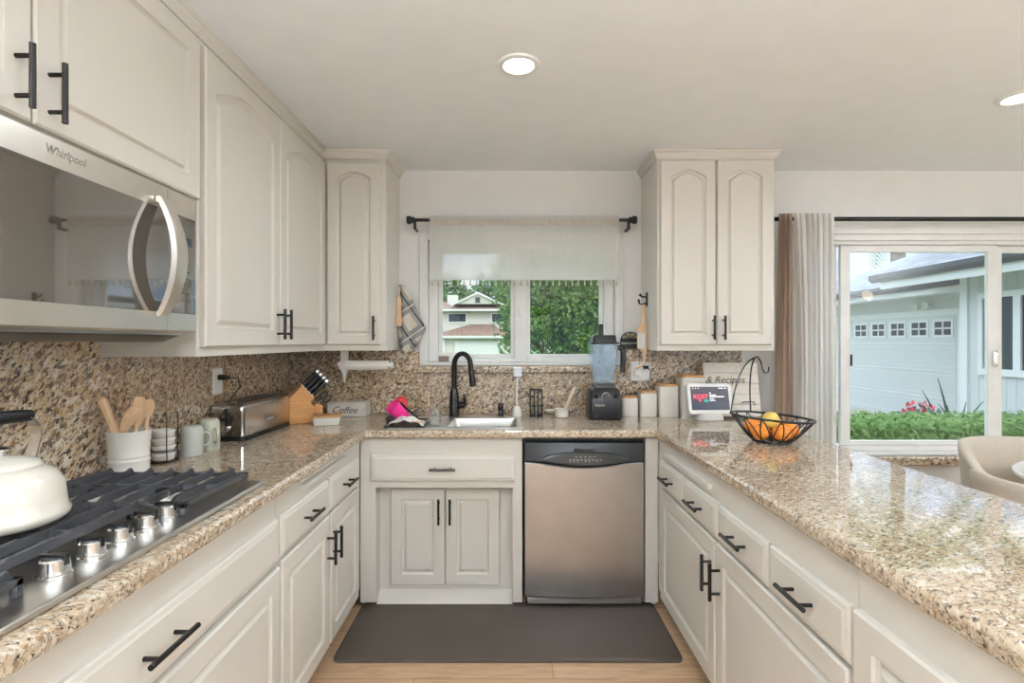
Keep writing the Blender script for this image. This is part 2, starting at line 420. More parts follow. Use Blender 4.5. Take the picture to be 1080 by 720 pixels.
for a, b, yy in ((x0+.055, .035, YW+.06), (.105, x1-.055, YW+.085)):
    s = obj('sash', G().cells([a+.001, a+.026, b-.026, b-.001], [z0+.023, z0+.046, z1-.072, z1-.046], lambda u, v: not (a+.026 < u < b-.026 and z0+.046 < v < z1-.072), yy, yy+.022, fb), M_VINYL, w1, bevel=.003)
    obj('pane', G().box(a+.024, b-.024, yy+.009, yy+.013, z0+.044, z1-.070), M_GLASS, s)
g = G().box(.06, .082, YW+.022, YW+.034, 1.50, 1.545); g.box(.066, .076, YW+.012, YW+.022, 1.505, 1.535)
obj('latch', g, M_WHITE, w1, bevel=.002)
g = G().loft([rrect(.155, YW+.02, .085, .028, .012, z0+.002), rrect(.155, YW+.02, .085, .028, .012, z0+.02), rrect(.15, YW+.02, .05, .02, .008, z0+.045)])
obj('sash_lock', g, M_WHITE, w1)
obj('window_sill', G().box(-.56, .70, YW-.055, YW-.0165, 1.152, 1.192), M_SPLASH, w1, 'granite ledge under the window', bevel=.006)

w2 = thing('window_2', 'wide white sliding window of the dining area looking out to the garage', 'window', ((W2[0]+W2[1])/2, YW, W2[2]))
w2['kind'] = 'structure'
x0, x1, z0, z1 = W2
g = G().box(1.74, 4.32, YW-.02, YW-.001, 1.992, 2.07); g.box(1.72, 4.34, YW-.03, YW-.001, 2.035, 2.052)
g.box(x1+.001, x1+.07, YW-.018, YW-.001, z0, 1.99); g.box(1.71, x0-.001, YW-.018, YW-.001, z0, 1.99)
obj('casing', g, M_VINYL, w2, bevel=.004)
fy0, fy1 = YW+.02, YW+.12
gs = [(1.82, 2.04), (2.04, 3.01), (3.01, 4.21)]
g = G().cells([x0+.001, 1.82, 4.21, x1-.001], [z0+.001, z0+.035, z1-.055, z1-.001], lambda u, v: not (1.82 < u < 4.21 and z0+.035 < v < z1-.055), fy0, fy1, fb)
obj('frame', g, M_VINYL, w2, bevel=.004)
for (a, b), yy in zip(gs, (YW+.065, YW+.035, YW+.065)):
    a2, b2 = (a+.062, b-.06) if a == 2.04 else (a+.04, b-.04)
    if a == 3.01: a2 = a+.055
    s = obj('sash', G().cells([a+.002, a2, b2, b-.002], [z0+.036, z0+.065, z1-.10, z1-.056], lambda u, v: not (a2 < u < b2 and z0+.065 < v < z1-.10), yy, yy+.026, fb), M_VINYL, w2, bevel=.004)
    obj('pane', G().box(a2-.003, b2+.003, yy+.011, yy+.015, z0+.062, z1-.097), M_GLASS, s)
    if a == 2.04:
        g = G().loft([rrect(2.985, 1.235, .028, .10, .012, YW+.034, f=lambda u, v, d: (u, d, v)), rrect(2.985, 1.235, .028, .10, .012, YW+.018, f=lambda u, v, d: (u, d, v)), rrect(2.99, 1.235, .018, .07, .008, YW+.008, f=lambda u, v, d: (u, d, v))])
        obj('latch', g, M_CHROME, s)
        obj('handle', G().box(2.10, 2.108, YW+.022, YW+.034, 1.19, 1.26), M_BLACK, s, bevel=.002)
obj('window_sill', G().box(1.45, 4.4, YW-.075, YW-.0005, .60, .648), M_SPLASH, w2, 'granite sill', bevel=.008)
obj('apron', G().box(1.72, 4.34, YW-.022, YW-.001, .65, .664), M_VINYL, w2)

w3 = thing('added_rear_window', 'added wide glazed opening behind the camera for daylight', 'window', (1.5, YB, .25)); w3['kind'] = 'structure'  # unseen opening, added to bring soft daylight in from the rear
x0, x1, z0, z1 = W3
us = [x0+.001, x0+.06, .66, .74, 2.36, 2.44, x1-.06, x1-.001]
g = G().cells(us, [z0+.001, z0+.06, z1-.06, z1-.001], lambda u, v: not (z0+.06 < v < z1-.06 and (us[1] < u < us[2] or us[3] < u < us[4] or us[5] < u < us[6])), YB-.10, YB-.04, fb)
obj('frame', g, M_VINYL, w3, bevel=.004)
for a, b in ((us[1], us[2]), (us[3], us[4]), (us[5], us[6])):
    obj('pane', G().box(a-.003, b+.003, YB-.072, YB-.068, z0+.057, z1-.057), M_GLASS, w3)

# ------------------------------------------------------------------ recessed lights
M_LAMP = pr('lamp_lens', (255, 250, 244), .5, emit=8, var=0)
def can(x, y, label):
    r = thing('ceiling_light', label, 'ceiling light', (x, y, ZC), 'recessed ceiling lights')
    obj('trim_ring', G().lathe([(.056, -.006), (.060, -.010), (.076, -.006), (.080, -.0005), (.056, -.0005), (.056, -.006)], (x, y, ZC), 40, False, False), M_WHITE, r)
    obj('lens', G().lathe([(.055, -.0015), (.055, -.005), (.03, -.0055)], (x, y, ZC), 32), M_LAMP, r)
    l = bpy.data.lights.new('lamp', 'AREA'); l.shape = 'DISK'; l.size = .11; l.energy = CAN_W; l.color = (.82, .92, 1); l.spread = R(170)
    lo = bpy.data.objects.new('lamp', l); COL.objects.link(lo); lo.parent = r; lo.location = (0, 0, -.012)
can(.036, 2.01, 'round recessed ceiling light above the aisle in front of the sink')
can(2.17, 2.28, 'round recessed ceiling light over the dining side at right edge')
for x, y in ((.036, .1), (2.17, .2), (.036, -1.8), (2.17, -1.9), (3.8, .2)):  # unseen cans added to raise the room brightness
    can(x, y, 'added round recessed ceiling light out of view')

# ------------------------------------------------------------------ upper cabinets
YU = 2.916
def crown(root, pts):
    """moulding along an L path of (x, y, nx, ny) stations"""
    prof = [(0, 2.330), (.005, 2.330), (.007, 2.338), (.007, 2.343), (.014, 2.350), (.020, 2.357), (.020, 2.362), (.027, 2.366), (.028, 2.3785), (0, 2.3785)]
    rings = []
    for x, y, nx, ny in pts: rings.append([(x+nx*d, y+ny*d, z) for d, z in prof])
    obj('crown_moulding', G().loft(rings), M_CAB, root, ang=50)

c = thing('wall_cabinet', 'white double-door wall cabinet directly above the microwave', 'wall cabinet', (-1.18, 1.14, 1.79))
obj('body', G().box(XL+.001, -1.015, .55, 1.737, 1.79, 2.379), M_CAB, c, bevel=.002)
F = F_left(-1.0145, .557, 1.797); door(c, F, .561, .513, hd=(.523, .079), ramp=.022)
F = F_left(-1.0145, 1.124, 1.797); door(c, F, .604, .513, hd=(.035, .079), ramp=.022)
crown(c, [(-1.0145, .50, 1, 0), (-1.0145, 1.7385, 1, 0)])

c = thing('wall_cabinet', 'tall white double-door wall cabinet with arched panels, right of the microwave', 'wall cabinet', (-1.18, 2.34, 1.29))
obj('body', G().box(XL+.001, -1.015, 1.74, YU-.002, 1.29, 2.379), M_CAB, c, bevel=.002)
F = F_left(-1.0145, 1.757, 1.322); door(c, F, .571, .988, arch=.07, hd=(.54, .092))
F = F_left(-1.0145, 2.332, 1.322); door(c, F, .571, .988, arch=.07, hd=(.032, .092))
crown(c, [(-1.0145, 1.7395, 1, 0), (-1.0145, YU-.0155, 1, -1)])

c = thing('wall_cabinet', 'narrow white single-door wall cabinet in the corner left of the sink window', 'wall cabinet', (-.99, 3.09, 1.29))
obj('body', G().box(XL+.001, -.668, YU, YW-.001, 1.29, 2.379), M_CAB, c, bevel=.002)
F = F_back(-.985, YU-.0005, 1.322); door(c, F, .287, .988, arch=.035, ramp=.024, st=.052, hd=(.258, .09))
crown(c, [(-1.0145, YU-.0155, 1, -1), (-.668, YU-.0005, 1, -1), (-.668, YW-.001, 1, 0)])

c = thing('wall_cabinet', 'white double-door wall cabinet with arched panels, right of the sink window', 'wall cabinet', (1.124, 3.09, 1.29))
obj('body', G().box(.805, 1.443, YU, YW-.001, 1.29, 2.379), M_CAB, c, bevel=.002)
F = F_back(.819, YU-.0005, 1.322); door(c, F, .298, 1.0, arch=.04, ramp=.024, st=.052, hd=(.28, .092))
F = F_back(1.126, YU-.0005, 1.322); door(c, F, .296, 1.0, arch=.04, ramp=.024, st=.052, hd=(.03, .092))
crown(c, [(.805, YW-.001, -1, 0), (.805, YU-.0005, -1, -1), (1.443, YU-.0005, 1, -1), (1.443, YW-.001, 1, 0)])

# ------------------------------------------------------------------ base cabinets
c = thing('base_cabinet', 'white base cabinet under the cooktop with one wide drawer', 'base cabinet', (-1.05, 1.11, 0))
g = G().box(XL+.001, -.75, .50, 1.716, .10, .856); g.box(XL+.001, -.82, .50, 1.716, 0, .0995)
obj('body', g, M_CAB, c, bevel=.0015)
drawer(c, F_left(-.7495, .53, .638), 1.178, .137, ln=.16)
door(c, F_left(-.7495, .53, .10), .586, .522, st=.06); door(c, F_left(-.7495, 1.122, .10), .588, .522, st=.06)

def breadboard(root, F, w):
    g = G()
    g.loft([[F(u, v, d) for v, d in ((0, -.01), (.022, -.01), (.022, .012), (.019, .018), (.003, .018), (0, .012))] for u in (0, w)])
    return obj('breadboard', g, M_CAB, root, 'pull-out white cutting board', bevel=.002)

c = thing('base_cabinet', 'white base cabinet between cooktop and corner with two drawers and two doors', 'base cabinet', (-1.05, 2.17, 0))
g = G().box(XL+.001, -.75, 1.719, 2.687, .10, .856); g.box(XL+.001, -.82, 1.719, 2.687, 0, .0995)
obj('body', g, M_CAB, c, bevel=.0015)
for y0, y1, hu in ((1.725, 2.178, .425), (2.196, 2.60, .028)):
    drawer(c, F_left(-.7495, y0, .645), y1-y0, .133)
    door(c, F_left(-.7495, y0, .10), y1-y0, .532, st=.058, hd=(hu, .41))
breadboard(c, F_left(-.7495, 1.92, .805), .50)

c = thing('base_cabinet', 'white sink base cabinet with recessed double doors below a wide false drawer', 'base cabinet', (-.34, 2.75, 0))
g = G()
OP = (-.669, .017, .03, .605)
g.cells([-.748, OP[0], OP[1], .066], [.03, OP[3], .856], lambda u, v: not (OP[0] < u < OP[1] and v < OP[3]), 2.69, 2.71, fb)
g.box(OP[0]-.018, OP[0], 2.7105, 2.775, .03, .623); g.box(OP[1], OP[1]+.018, 2.7105, 2.775, .03, .623); g.box(OP[0]-.018, OP[1]+.018, 2.7105, 2.775, .606, .624)
g.box(OP[0]-.017, OP[1]+.017, 2.7755, 2.79, .03, .623)
g.box(-.748, -.73, 2.7105, 3.2, .03, .67); g.box(.046, .066, 2.7105, 3.2, .03, .67)
obj('body', g, M_CAB, c, bevel=.0015)
g = G().box(-.748, .066, 2.775, 2.79, .0, .0295)
g.loft([[(x, y, z) for y, z in ((2.70, 0), (2.70, .02), (2.775, .06), (2.775, 0))] for x in (OP[0]+.001, OP[1]-.001)])
g.box(-.748, OP[0]-.001, 2.735, 2.774, 0, .0295); g.box(OP[1]+.001, .066, 2.735, 2.774, 0, .0295)
obj('toe_kick', g, M_CAB, c, bevel=.001)
drawer(c, F_back(-.69, 2.6895, .642), .72, .131)
door(c, F_back(-.611, 2.775, .085), .279, .50, st=.055, hd=(.251, .387)); door(c, F_back(-.328, 2.775, .085), .279, .50, st=.055, hd=(.026, .387))

c = thing('filler_panel', 'white vertical filler panel between dishwasher and peninsula cabinets', 'cabinet panel', (.715, 2.72, 0))
obj('panel', G().box(.683, .748, 2.69, 2.75, .03, .856), M_CAB, c, bevel=.0015)
obj('foot', G().box(.683, .748, 2.735, 2.75, 0, .0298), M_CAB, c)

c = thing('base_cabinet', 'white peninsula base cabinet with four drawers above two wide doors', 'base cabinet', (1.05, 1.9, 0))
g = G().box(.75, 1.36, 1.15, 2.687, .10, .856); g.box(.82, 1.36, 1.15, 2.687, 0, .0995)
obj('body', g, M_CAB, c, bevel=.0015)
for ya, yb in ((2.594, 2.272), (2.258, 1.893), (1.875, 1.525), (1.510, 1.158)):
    drawer(c, F_right(.7495, ya, .640), ya-yb, .128, ln=.135)
door(c, F_right(.7495, 2.585, .10), .68, .530, st=.06, hd=(.648, .405)); door(c, F_right(.7495, 1.893, .10), .735, .530, st=.06, hd=(.035, .405))
breadboard(c, F_right(.7495, 2.53, .792), .55)
c = thing('base_cabinet', 'white peninsula end cabinet with a tall plain door nearest the camera', 'base cabinet', (1.05, .7, 0))
g = G().box(.75, 1.36, .30, 1.148, .10, .856); g.box(.82, 1.36, .30, 1.148, 0, .0995)
obj('body', g, M_CAB, c, bevel=.0015)
door(c, F_right(.7495, 1.14, .10), .40, .672, st=.06); door(c, F_right(.7495, .73, .10), .40, .672, st=.06)

# ------------------------------------------------------------------ dishwasher
d = thing('dishwasher', 'stainless steel dishwasher with black control panel beside the sink cabinet', 'dishwasher', (.375, 2.8, 0))
obj('tub', G().box(.074, .676, 2.70, 3.2, .07, .852), M_BLK, d)
def dwx(u): return .08+u*.59
g = G(); rings = []
nx = 24
lo = lambda s: .738-.022*math.sin(PI*s)**2
rings = []
for k in range(nx+1):
    s = k/nx; bow = .020*math.sin(PI*s)
    rings.append([(dwx(s), 2.70, .066), (dwx(s), 2.672-bow, .066), (dwx(s), 2.668-bow, .075), (dwx(s), 2.668-bow, lo(s)-.006), (dwx(s), 2.672-bow, lo(s)), (dwx(s), 2.70, lo(s))])
obj('door', g.loft(rings), M_STEELX, d, ang=12)
rings = []
for k in range(nx+1):
    s = k/nx; bow = .020*math.sin(PI*s)
    rings.append([(dwx(s), 2.70, lo(s)+.002), (dwx(s), 2.667-bow, lo(s)+.002), (dwx(s), 2.662-bow, lo(s)+.01), (dwx(s), 2.668, .835), (dwx(s), 2.70, .842)])
cp = obj('control_panel', G().loft(rings), M_BLK, d, ang=12)
M_DGREY = pr('dark_grey_plastic', (58, 57, 56), .3)
pod = []
for wd, sc in ((2.668, 1), (2.636, .97), (2.633, .9)):
    r = []
    for k in range(32):
        a = 2*PI*k/32; cx = math.cos(a)
        zz = math.sin(a); zz = (.034 if zz > 0 else .030)*abs(zz)**1.3*(1 if zz > 0 else -1)
        r.append((.375+.222*sc*math.copysign(abs(cx)**.85, cx), wd, .760+zz*sc))
    pod.append(r)
obj('handle_pod', G().loft(pod), M_DGREY, cp)
obj('latch', G().loft([rrect(.37, .798, .10, .016, .006, yy, f=lambda u, v, dd: (u, dd, v)) for yy in (2.665, 2.641)]), M_BLK, cp)
M_MARK = pr('pale_print', (186, 178, 164), .5)
g = G()
random.seed(4)
for k in range(9):
    a = -1+2*k/8; xx = .375+a*.075
    g.box(xx-.004, xx+.004, 2.6316, 2.633, .755, .7605)
    if k % 2 == 0: g.box(xx*.6+.15-.005, xx*.6+.15+.004, 2.6316, 2.633, .771, .7745)
    if k in (0, 1, 2, 4, 5, 7): g.box(xx-.003, xx+.005, 2.6316, 2.633, .748, .7505)
obj('button_marks', g, M_MARK, cp)
g = G().box(.09, .66, 2.675, 2.685, .03, .062); obj('toe_panel', g, M_STEEL, d, bevel=.003)
for x in (.10, .65): obj('foot', G().lathe([(.012, 0), (.012, .03), (.006, .03), (.006, .069)], (x, 2.74, 0), 12), M_BLK, d)

# ------------------------------------------------------------------ worktop and backsplash
HX = (-.60, .052, 2.735, 3.105)
g = G()
xs = [XL+.001, -.71, HX[0], HX[1], .73, 1.40]; ys = [.25, 2.655, HX[2], HX[3], YW-.001]
g.cells(xs, ys, lambda u, v: (u < -.71 or u > .73 or v > 2.655) and not (HX[0] < u < HX[1] and HX[2] < v < HX[3]), CB, CT, lambda u, v, z: (u, v, z))
# round the inner corners a little
obj('worktop', g, M_TOP, None, 'U-shaped speckled granite worktop around the kitchen', 'worktop', bevel=.013, bseg=4)
obj('backsplash', G().box(XL+.001, XL+.02, .25, 1.737, CT+.001, 1.40), M_SPLASHC, None, 'tall granite backsplash slab behind the cooktop up to the microwave', 'backsplash', bevel=.0015)
obj('backsplash', G().box(XL+.001, XL+.02, 1.739, YW-.021, CT+.001, 1.288), M_SPLASH, None, 'granite backsplash on the left wall behind the toaster', 'backsplash', bevel=.0015)
g = G().cells([XL+.001, W1[0]-.052, W1[1]+.052, 1.41], [CT+.001, 1.15, 1.288], lambda u, v: not (W1[0]-.052 < u < W1[1]+.052 and v > 1.15), YW-.02, YW-.001, fb)
obj('backsplash', g, M_SPLASH, None, 'granite backsplash below the sink window', 'backsplash', bevel=.002)

# ------------------------------------------------------------------ sink
s = thing('sink', 'stainless steel double-bowl undermount sink in front of the window', 'sink', (-.27, 2.92, .70))
def bowl(xa, xb, zb):
    cx, wx = (xa+xb)/2, xb-xa; cy, wy = 2.9085, .332
    return obj('bowl', G().loft([rrect(cx, cy, wx, wy, .012, CT+.003), rrect(cx, cy, wx-.004, wy-.004, .02, CT-.005), rrect(cx, cy, wx-.012, wy-.012, .05, .85), rrect(cx, cy, wx-.02, wy-.02, .05, zb+.04), rrect(cx, cy, wx-.06, wy-.06, .05, zb+.006), rrect(cx, cy, .09, .09, .044, zb)], False, True), M_STEEL, s, solid=.0012)
bowl(-.32, .042, .70); bowl(-.588, -.445, .74)
g = G().cells([-.612, -.588, -.445, -.32, .042, .066], [2.692, 2.742, 3.075, 3.112], lambda u, v: not (2.742 < v < 3.075 and (-.588 < u < -.445 or -.32 < u < .042)), CT+.0005, CT+.004, lambda u, v, z: (u, v, z))
obj('deck', g, M_STEEL, s, bevel=.0015)
obj('drain', G().lathe([(.02, .0015), (.04, .003), (.044, .0055), (.044, .001)], (-.14, 2.92, .702), 24), M_CHROME, s)

# ------------------------------------------------------------------ microwave
m = thing('microwave', 'stainless steel over-the-range microwave with black glass door', 'microwave', (-1.16, 1.295, 1.355))
MZ0, MZ1 = 1.367, 1.785
MY0, MYS, MY1 = .875, 1.545, 1.690
obj('body', G().box(XL+.022, -1.03, MY0, MY1, MZ0-.008, MZ1), M_STEEL, m, bevel=.002)
obj('vent_grille', G().loft([[(XL+.05, y, MZ0-.0085), (XL+.05, y, MZ0-.028), (-1.05, y, MZ0-.028), (-1.0, y, MZ0-.0085)] for y in (MY0+.02, MY1-.06)]), M_DGREY, m, bevel=.004)
def mface(ya, yb, name):
    r = []
    for x, dz in ((-1.029, 0), (-.992, 0), (-.985, .006)):
        r.append([(x, ya+.001, MZ0+dz), (x, yb-.001, MZ0+dz), (x, yb-.001, MZ1-dz), (x, ya+.001, MZ1-dz)])
    return obj(name, G().loft(r), M_STEELM, m)
dr = mface(MY0, MYS, 'door'); cpn = mface(MYS, MY1, 'control_panel')
obj('window', G().box(-.9853, -.982, MY0+.03, MYS-.001, 1.424, 1.717), M_MWG, dr, 'black glass')
obj('glass', G().box(-.9853, -.982, MYS+.001, MY1-.012, 1.424, 1.717), M_MWG, cpn, 'black glass', bevel=.002)
FM = F_left(-.982, 0, 0)
g = G(); rings = []
for k in range(21):
    sq = k/20; a = (sq-.5)*2
    bow = .048*(1-a*a)+.010; z = 1.415+.325*sq
    y = MYS-.045
    hw = .020+.008*(1-a*a)
    rings.append([(-.982+bow-.004, y-hw, z), (-.982+bow-.004, y+hw, z), (-.982+bow+.010, y+hw*.9, z), (-.982+bow+.013, y, z), (-.982+bow+.010, y-hw*.9, z)])
g.loft(rings)
for z in (1.418, 1.737): g.box(-.983, -.970, MYS-.055, MYS-.035, z-.008, z+.008)
obj('handle', g, M_STEELM, dr, ang=40)
M_PRINT = pr('grey_print', (150, 150, 150), .5)
text('brand_lettering', 'Whirlpool', .026, lambda u, v, ww: (-.985+ww+.0008, 1.19+u, 1.752+v), M_CHROME, m, bold=.0003, shear=.2)
g = G()
for j in range(6):
    for k in range(3): g.box(-.9820, -.9814, 1.575+.03*k, 1.588+.03*k, 1.46+.022*j, 1.4655+.022*j)
obj('keypad', g, pr('dim_print', (92, 92, 92), .5), cpn)
obj('display', G().box(-.9820, -.9814, 1.575, 1.655, 1.63, 1.655), pr('display_glass', (60, 74, 86), .1), cpn)

# ------------------------------------------------------------------ cooktop
k = thing('cooktop', 'stainless steel gas cooktop with black cast iron grates', 'cooktop', (-1.0, 1.14, CT))
CY0, CY1 = .66, 1.645
obj('pan', G().box(-1.275, -.752, CY0, CY1, CT+.0005, CT+.014), M_STEEL, k, bevel=.005, bseg=3)
zg = CT+.014
for (bx, by, br) in ((-1.13, .81, .045), (-.93, .80, .04), (-1.08, 1.135, .06), (-1.13, 1.47, .04), (-.93, 1.47, .045)):
    b = obj('burner', G().lathe([(br*1.35, .0005), (br*1.3, .006), (br, .008), (br, .018), (br*.9, .020)], (bx, by, zg), 28), M_STEEL, k)
    obj('burner_cap', G().lathe([(br*.86, .0205), (br*.88, .026), (br*.8, .029), (.01, .030)], (bx, by, zg), 28), M_BLK, b)
def grate(ya, yb, xa, xb, bars):
    g = G(); h0, h1 = CT+.034, CT+.046
    g.box(xa, xa+.014, ya, yb, h0, h1); g.box(xb-.014, xb, ya, yb, h0, h1)
    g.box(xa, xb, ya, ya+.014, h0, h1); g.box(xa, xb, yb-.014, yb, h0, h1)
    for x in (xa, xb-.014):
        for y in (ya, yb-.014): g.box(x, x+.014, y, y+.014, zg+.0005, h0)
    for x in bars:
        g.loft([[(x-.006*e, y, z0_) for e, z0_ in ((1, a), (-1, a), (-.7, b), (.7, b))] for y, a, b in ((ya+.002, h0+.002, h0+.008), (ya+.035, h0+.002, h1+.010), (yb-.035, h0+.002, h1+.010), (yb-.016, h0+.002, h1+.016), (yb-.002, h0+.002, h0+.008))])
    ym = (ya+yb)/2
    g.box(xa, xb, ym-.006, ym+.006, h0, h1+.004)
    obj('grate', g, M_IRON, k, 'black cast iron grate', bevel=.0015, bseg=1)
B8 = [-1.195+.0605*i for i in range(7)]
grate(1.305, 1.622, -1.25, -.79, B8+[-.80-.03]); grate(.915, 1.298, -1.25, -.905, B8[:6]); grate(.675, .900, -1.25, -.815, B8[:7])
for y in (.975, 1.062, 1.140, 1.222, 1.292):
    x = -.828
    kn = obj('knob', G().lathe([(.027, .0005), (.027, .005), (.0245, .007), (.023, .030), (.020, .033), (.0195, .033)], (x, y, zg), 28), M_CHROME, k, 'chrome control knob')
    g = G().lathe([(.0195, .0332), (.0185, .036), (.01, .037)], (x, y, zg), 24)
    g.loft([[(x+a, y+b, zg+zz) for a, b in ((-.024, -.006), (.024, -.006), (.024, .006), (-.024, .006))] for zz in (.020, .040)])
    obj('knob_grip', g, M_BLK, kn, 'black knob face', bevel=.001)

# ------------------------------------------------------------------ kettle
kt = thing('kettle', 'cream enamel tea kettle with black handle on the cooktop', 'kettle', (-1.043, 1.10, CT+.064))
kx, ky, kz = -1.043, 1.10, CT+.064
obj('body', G().lathe([(.085, 0), (.100, .002), (.112, .012), (.114, .022), (.108, .030), (.106, .05), (.102, .080), (.088, .104), (.070, .114), (.066, .116)], (kx, ky, kz), 48), M_CREAM, kt, ang=60)
ld = obj('lid', G().lathe([(.066, .1165), (.067, .119), (.060, .128), (.035, .137), (.012, .141)], (kx, ky, kz), 40), M_CREAM, kt, ang=60)
obj('knob', G().lathe([(.007, .141), (.007, .147), (.017, .151), (.017, .156), (.008, .160)], (kx, ky, kz), 24), M_CHROME, ld)
g = G()
hd = Vector((.05, .99, 0)).normalized()
def kp(a, z): return (kx+hd.x*a, ky+hd.y*a, kz+z)
sd = Vector((-hd.y, hd.x, 0))
for sgn in (-1, 1):
    g = G()
    pts = [(.062, .108), (.066, .128), (.072, .150), (.078, .172), (.076, .192), (.066, .207), (.052, .213)]
    for (a, z), (a2, z2) in zip(pts, pts[1:]):
        p, q = Vector(kp(sgn*a, z)), Vector(kp(sgn*a2, z2)); n = Vector((hd.x*sgn, hd.y*sgn, .3))*.0015
        g.loft([[p+sd*.012+n, p-sd*.012+n, p-sd*.012-n, p+sd*.012-n], [q+sd*.012+n, q-sd*.012+n, q-sd*.012-n, q+sd*.012-n]])
    g.sphere(kp(sgn*.064, .114), .010, u=12, v=8)
    obj('bracket', g, M_CHROME, kt)
obj('handle', G().tube([kp(a, .215+.004*math.cos(a*20)) for a in (-.066, -.062, -.03, 0, .03, .062, .066)], .013, 14, rs=[.009, .0125, .0135, .014, .0135, .0125, .009]), M_BLK, kt, 'black handle')
obj('spout', G().tube([(kx-.03, ky-.085, kz+.07), (kx-.045, ky-.12, kz+.09), (kx-.055, ky-.15, kz+.12)], .02, 16, rs=[.026, .019, .013]), M_CREAM, kt)

# ------------------------------------------------------------------ utensil crock and utensils
cx, cy = -1.222, 1.722
obj('utensil_crock', G().lathe([(0.0550, 0), (0.0585, .003), (0.0572, .03), (0.0576, .055), (0.0589, .058), (0.0589, .062), (0.0568, .065), (0.0568, .070), (0.0581, .073), (0.0581, .077), (0.0568, .08), (0.0585, .115), (0.0628, .150), (0.0641, .153), (0.0619, .155), (0.0559, .15), (0.0516, .12), (0.0499, .012), (0.0086, .010)], (cx, cy, CT+.001), 40), M_CER, None, 'white ceramic crock holding wooden spoons behind the cooktop', 'utensil crock', ang=60)
def stick(name, label, p, q, r0, r1, extra=None, mat=None):
    P_, Q_ = Vector(p), Vector(q)
    g = G().tube([P_, P_.lerp(Q_, .5), P_.lerp(Q_, .97), Q_], r0, 10, rs=[r0, (r0+r1)/2, r1, r1*.6])
    if extra: extra(g, P_, Q_)
    return obj(name, g, mat or M_LWOOD, None, label, 'utensil', 'wooden utensils in the crock')
zb = CT+.013
stick('wooden_utensil', 'thick wooden utensil handle leaning left in the white crock', (cx+.02, cy-.01, zb), (cx-.060, cy-.04, 1.165), .010, .0145)
def paddle(wd, ln, tilt, nrm, taper=1):
    def f(g, p, q):
        d = (q-p).normalized(); n = Vector(nrm).normalized(); x = d.cross(n).normalized(); n = x.cross(d)
        rings = []
        for i in range(13):
            t = i/12; ww = wd*math.sin(PI*(.08+.86*t))**.6*(1-.3*(1-t)*taper); c_ = q+d*(ln*(t-.15))
            rings.append([c_+x*ww+n*.004, c_+x*ww-n*.004, c_-x*ww-n*.004, c_-x*ww+n*.004])
        g.loft(rings)
    return f
stick('wooden_spatula', 'upright wooden spatula with broad blade in the white crock', (cx-.012, cy+.018, zb), (cx+.006, cy+.028, 1.075), .006, .007, paddle(.026, .10, 0, (.5, -1, 0)))
stick('wooden_turner', 'wooden turner tilted right across the white crock', (cx-.038, cy-.024, CT+.08), (cx+.004, cy-.03, 1.062), .005, .006, paddle(.021, .10, 0, (.6, -.6, -.9)))
stick('wooden_spoon', 'wooden spoon half hidden behind the spatula in the white crock', (cx+.01, cy+.036, zb), (cx+.036, cy+.038, 1.10), .005, .006, paddle(.018, .06, 0, (.3, -1, 0)))

# ------------------------------------------------------------------ cup rack and mugs
rx, ry = -1.268, 1.965
t = thing('cup_rack', 'black wire cup rack on the worktop right of the white crock', 'cup rack', (rx, ry, CT))
g = G()
ring = lambda x, y, r, z, n=24: [(x+r*math.cos(2*PI*i/n), y+r*math.sin(2*PI*i/n), z) for i in range(n)]
g.tube(ring(rx, ry, .050, CT+.004), .0028, 6, True); g.tube(ring(rx, ry, .045, CT+.045), .002, 6, True)
for i in range(4):
    a = PI/4+i*PI/2
    pts = [(rx+.05*math.cos(a), ry+.05*math.sin(a), CT+.004), (rx+.046*math.cos(a), ry+.046*math.sin(a), CT+.045)]
    if i in (0, 3): pts += [(rx+.046*math.cos(a), ry+.046*math.sin(a), CT+.17), (rx+.04*math.cos(a), ry+.04*math.sin(a), CT+.178)]
    g.tube(pts, .002, 6)
    g.tube([(rx, ry, CT+.004), (rx+.05*math.cos(a), ry+.05*math.sin(a), CT+.004)], .002, 6)
obj('wire_frame', g, M_BLACK, t)
cup0 = None
cl = ['bottom white ribbed cup in the black wire rack', 'second white ribbed cup up in the black wire rack', 'third white ribbed cup up in the black wire rack', 'topmost white ribbed cup in the black wire rack']
for i in range(4):
    if cup0 is None:
        cup0 = thing('stacking_cup', cl[0], 'cup', (0, 0, 0), 'white cups in the wire rack')
        obj('bowl', G().lathe([(.033, 0), (.036, .002), (.0365, .014), (.0385, .017), (.0385, .026), (.0375, .027), (.034, .024), (.030, .006), (.005, .005)], (0, 0, 0), 28), M_CER, cup0, ang=60)
        cup0.location = (rx, ry, CT+.008)
    else: dup(cup0, (rx, ry, CT+.008+i*.0275), 0, cl[i])
def mug(x, y, mat, label, ha, r=.041, h=.112):
    t = thing('mug', label, 'mug', (0, 0, 0), 'upturned mugs by the toaster')
    obj('body', G().lathe([(r*.97, 0), (r, .004), (r, h*.78), (r*.93, h*.92), (r*.74, h), (.01, h)], (0, 0, 0), 32), mat, t, ang=60)
    obj('handle', G().tube([(r-.002, 0, h*.28), (r+.018, 0, h*.27), (r+.028, 0, h*.42), (r+.028, 0, h*.56), (r+.018, 0, h*.70), (r-.002, 0, h*.70)], .005, 10), mat, t)
    place(t, (x, y, CT+.0008), ha)
mug(-1.228, 2.075, M_GREYCER, 'smooth pale grey mug upside down beside the wire cup rack', R(55), .039, .115)
mug(-1.222, 2.185, M_STONE, 'speckled stone-coloured mug upside down nearest the toaster', R(-35), .039, .125)

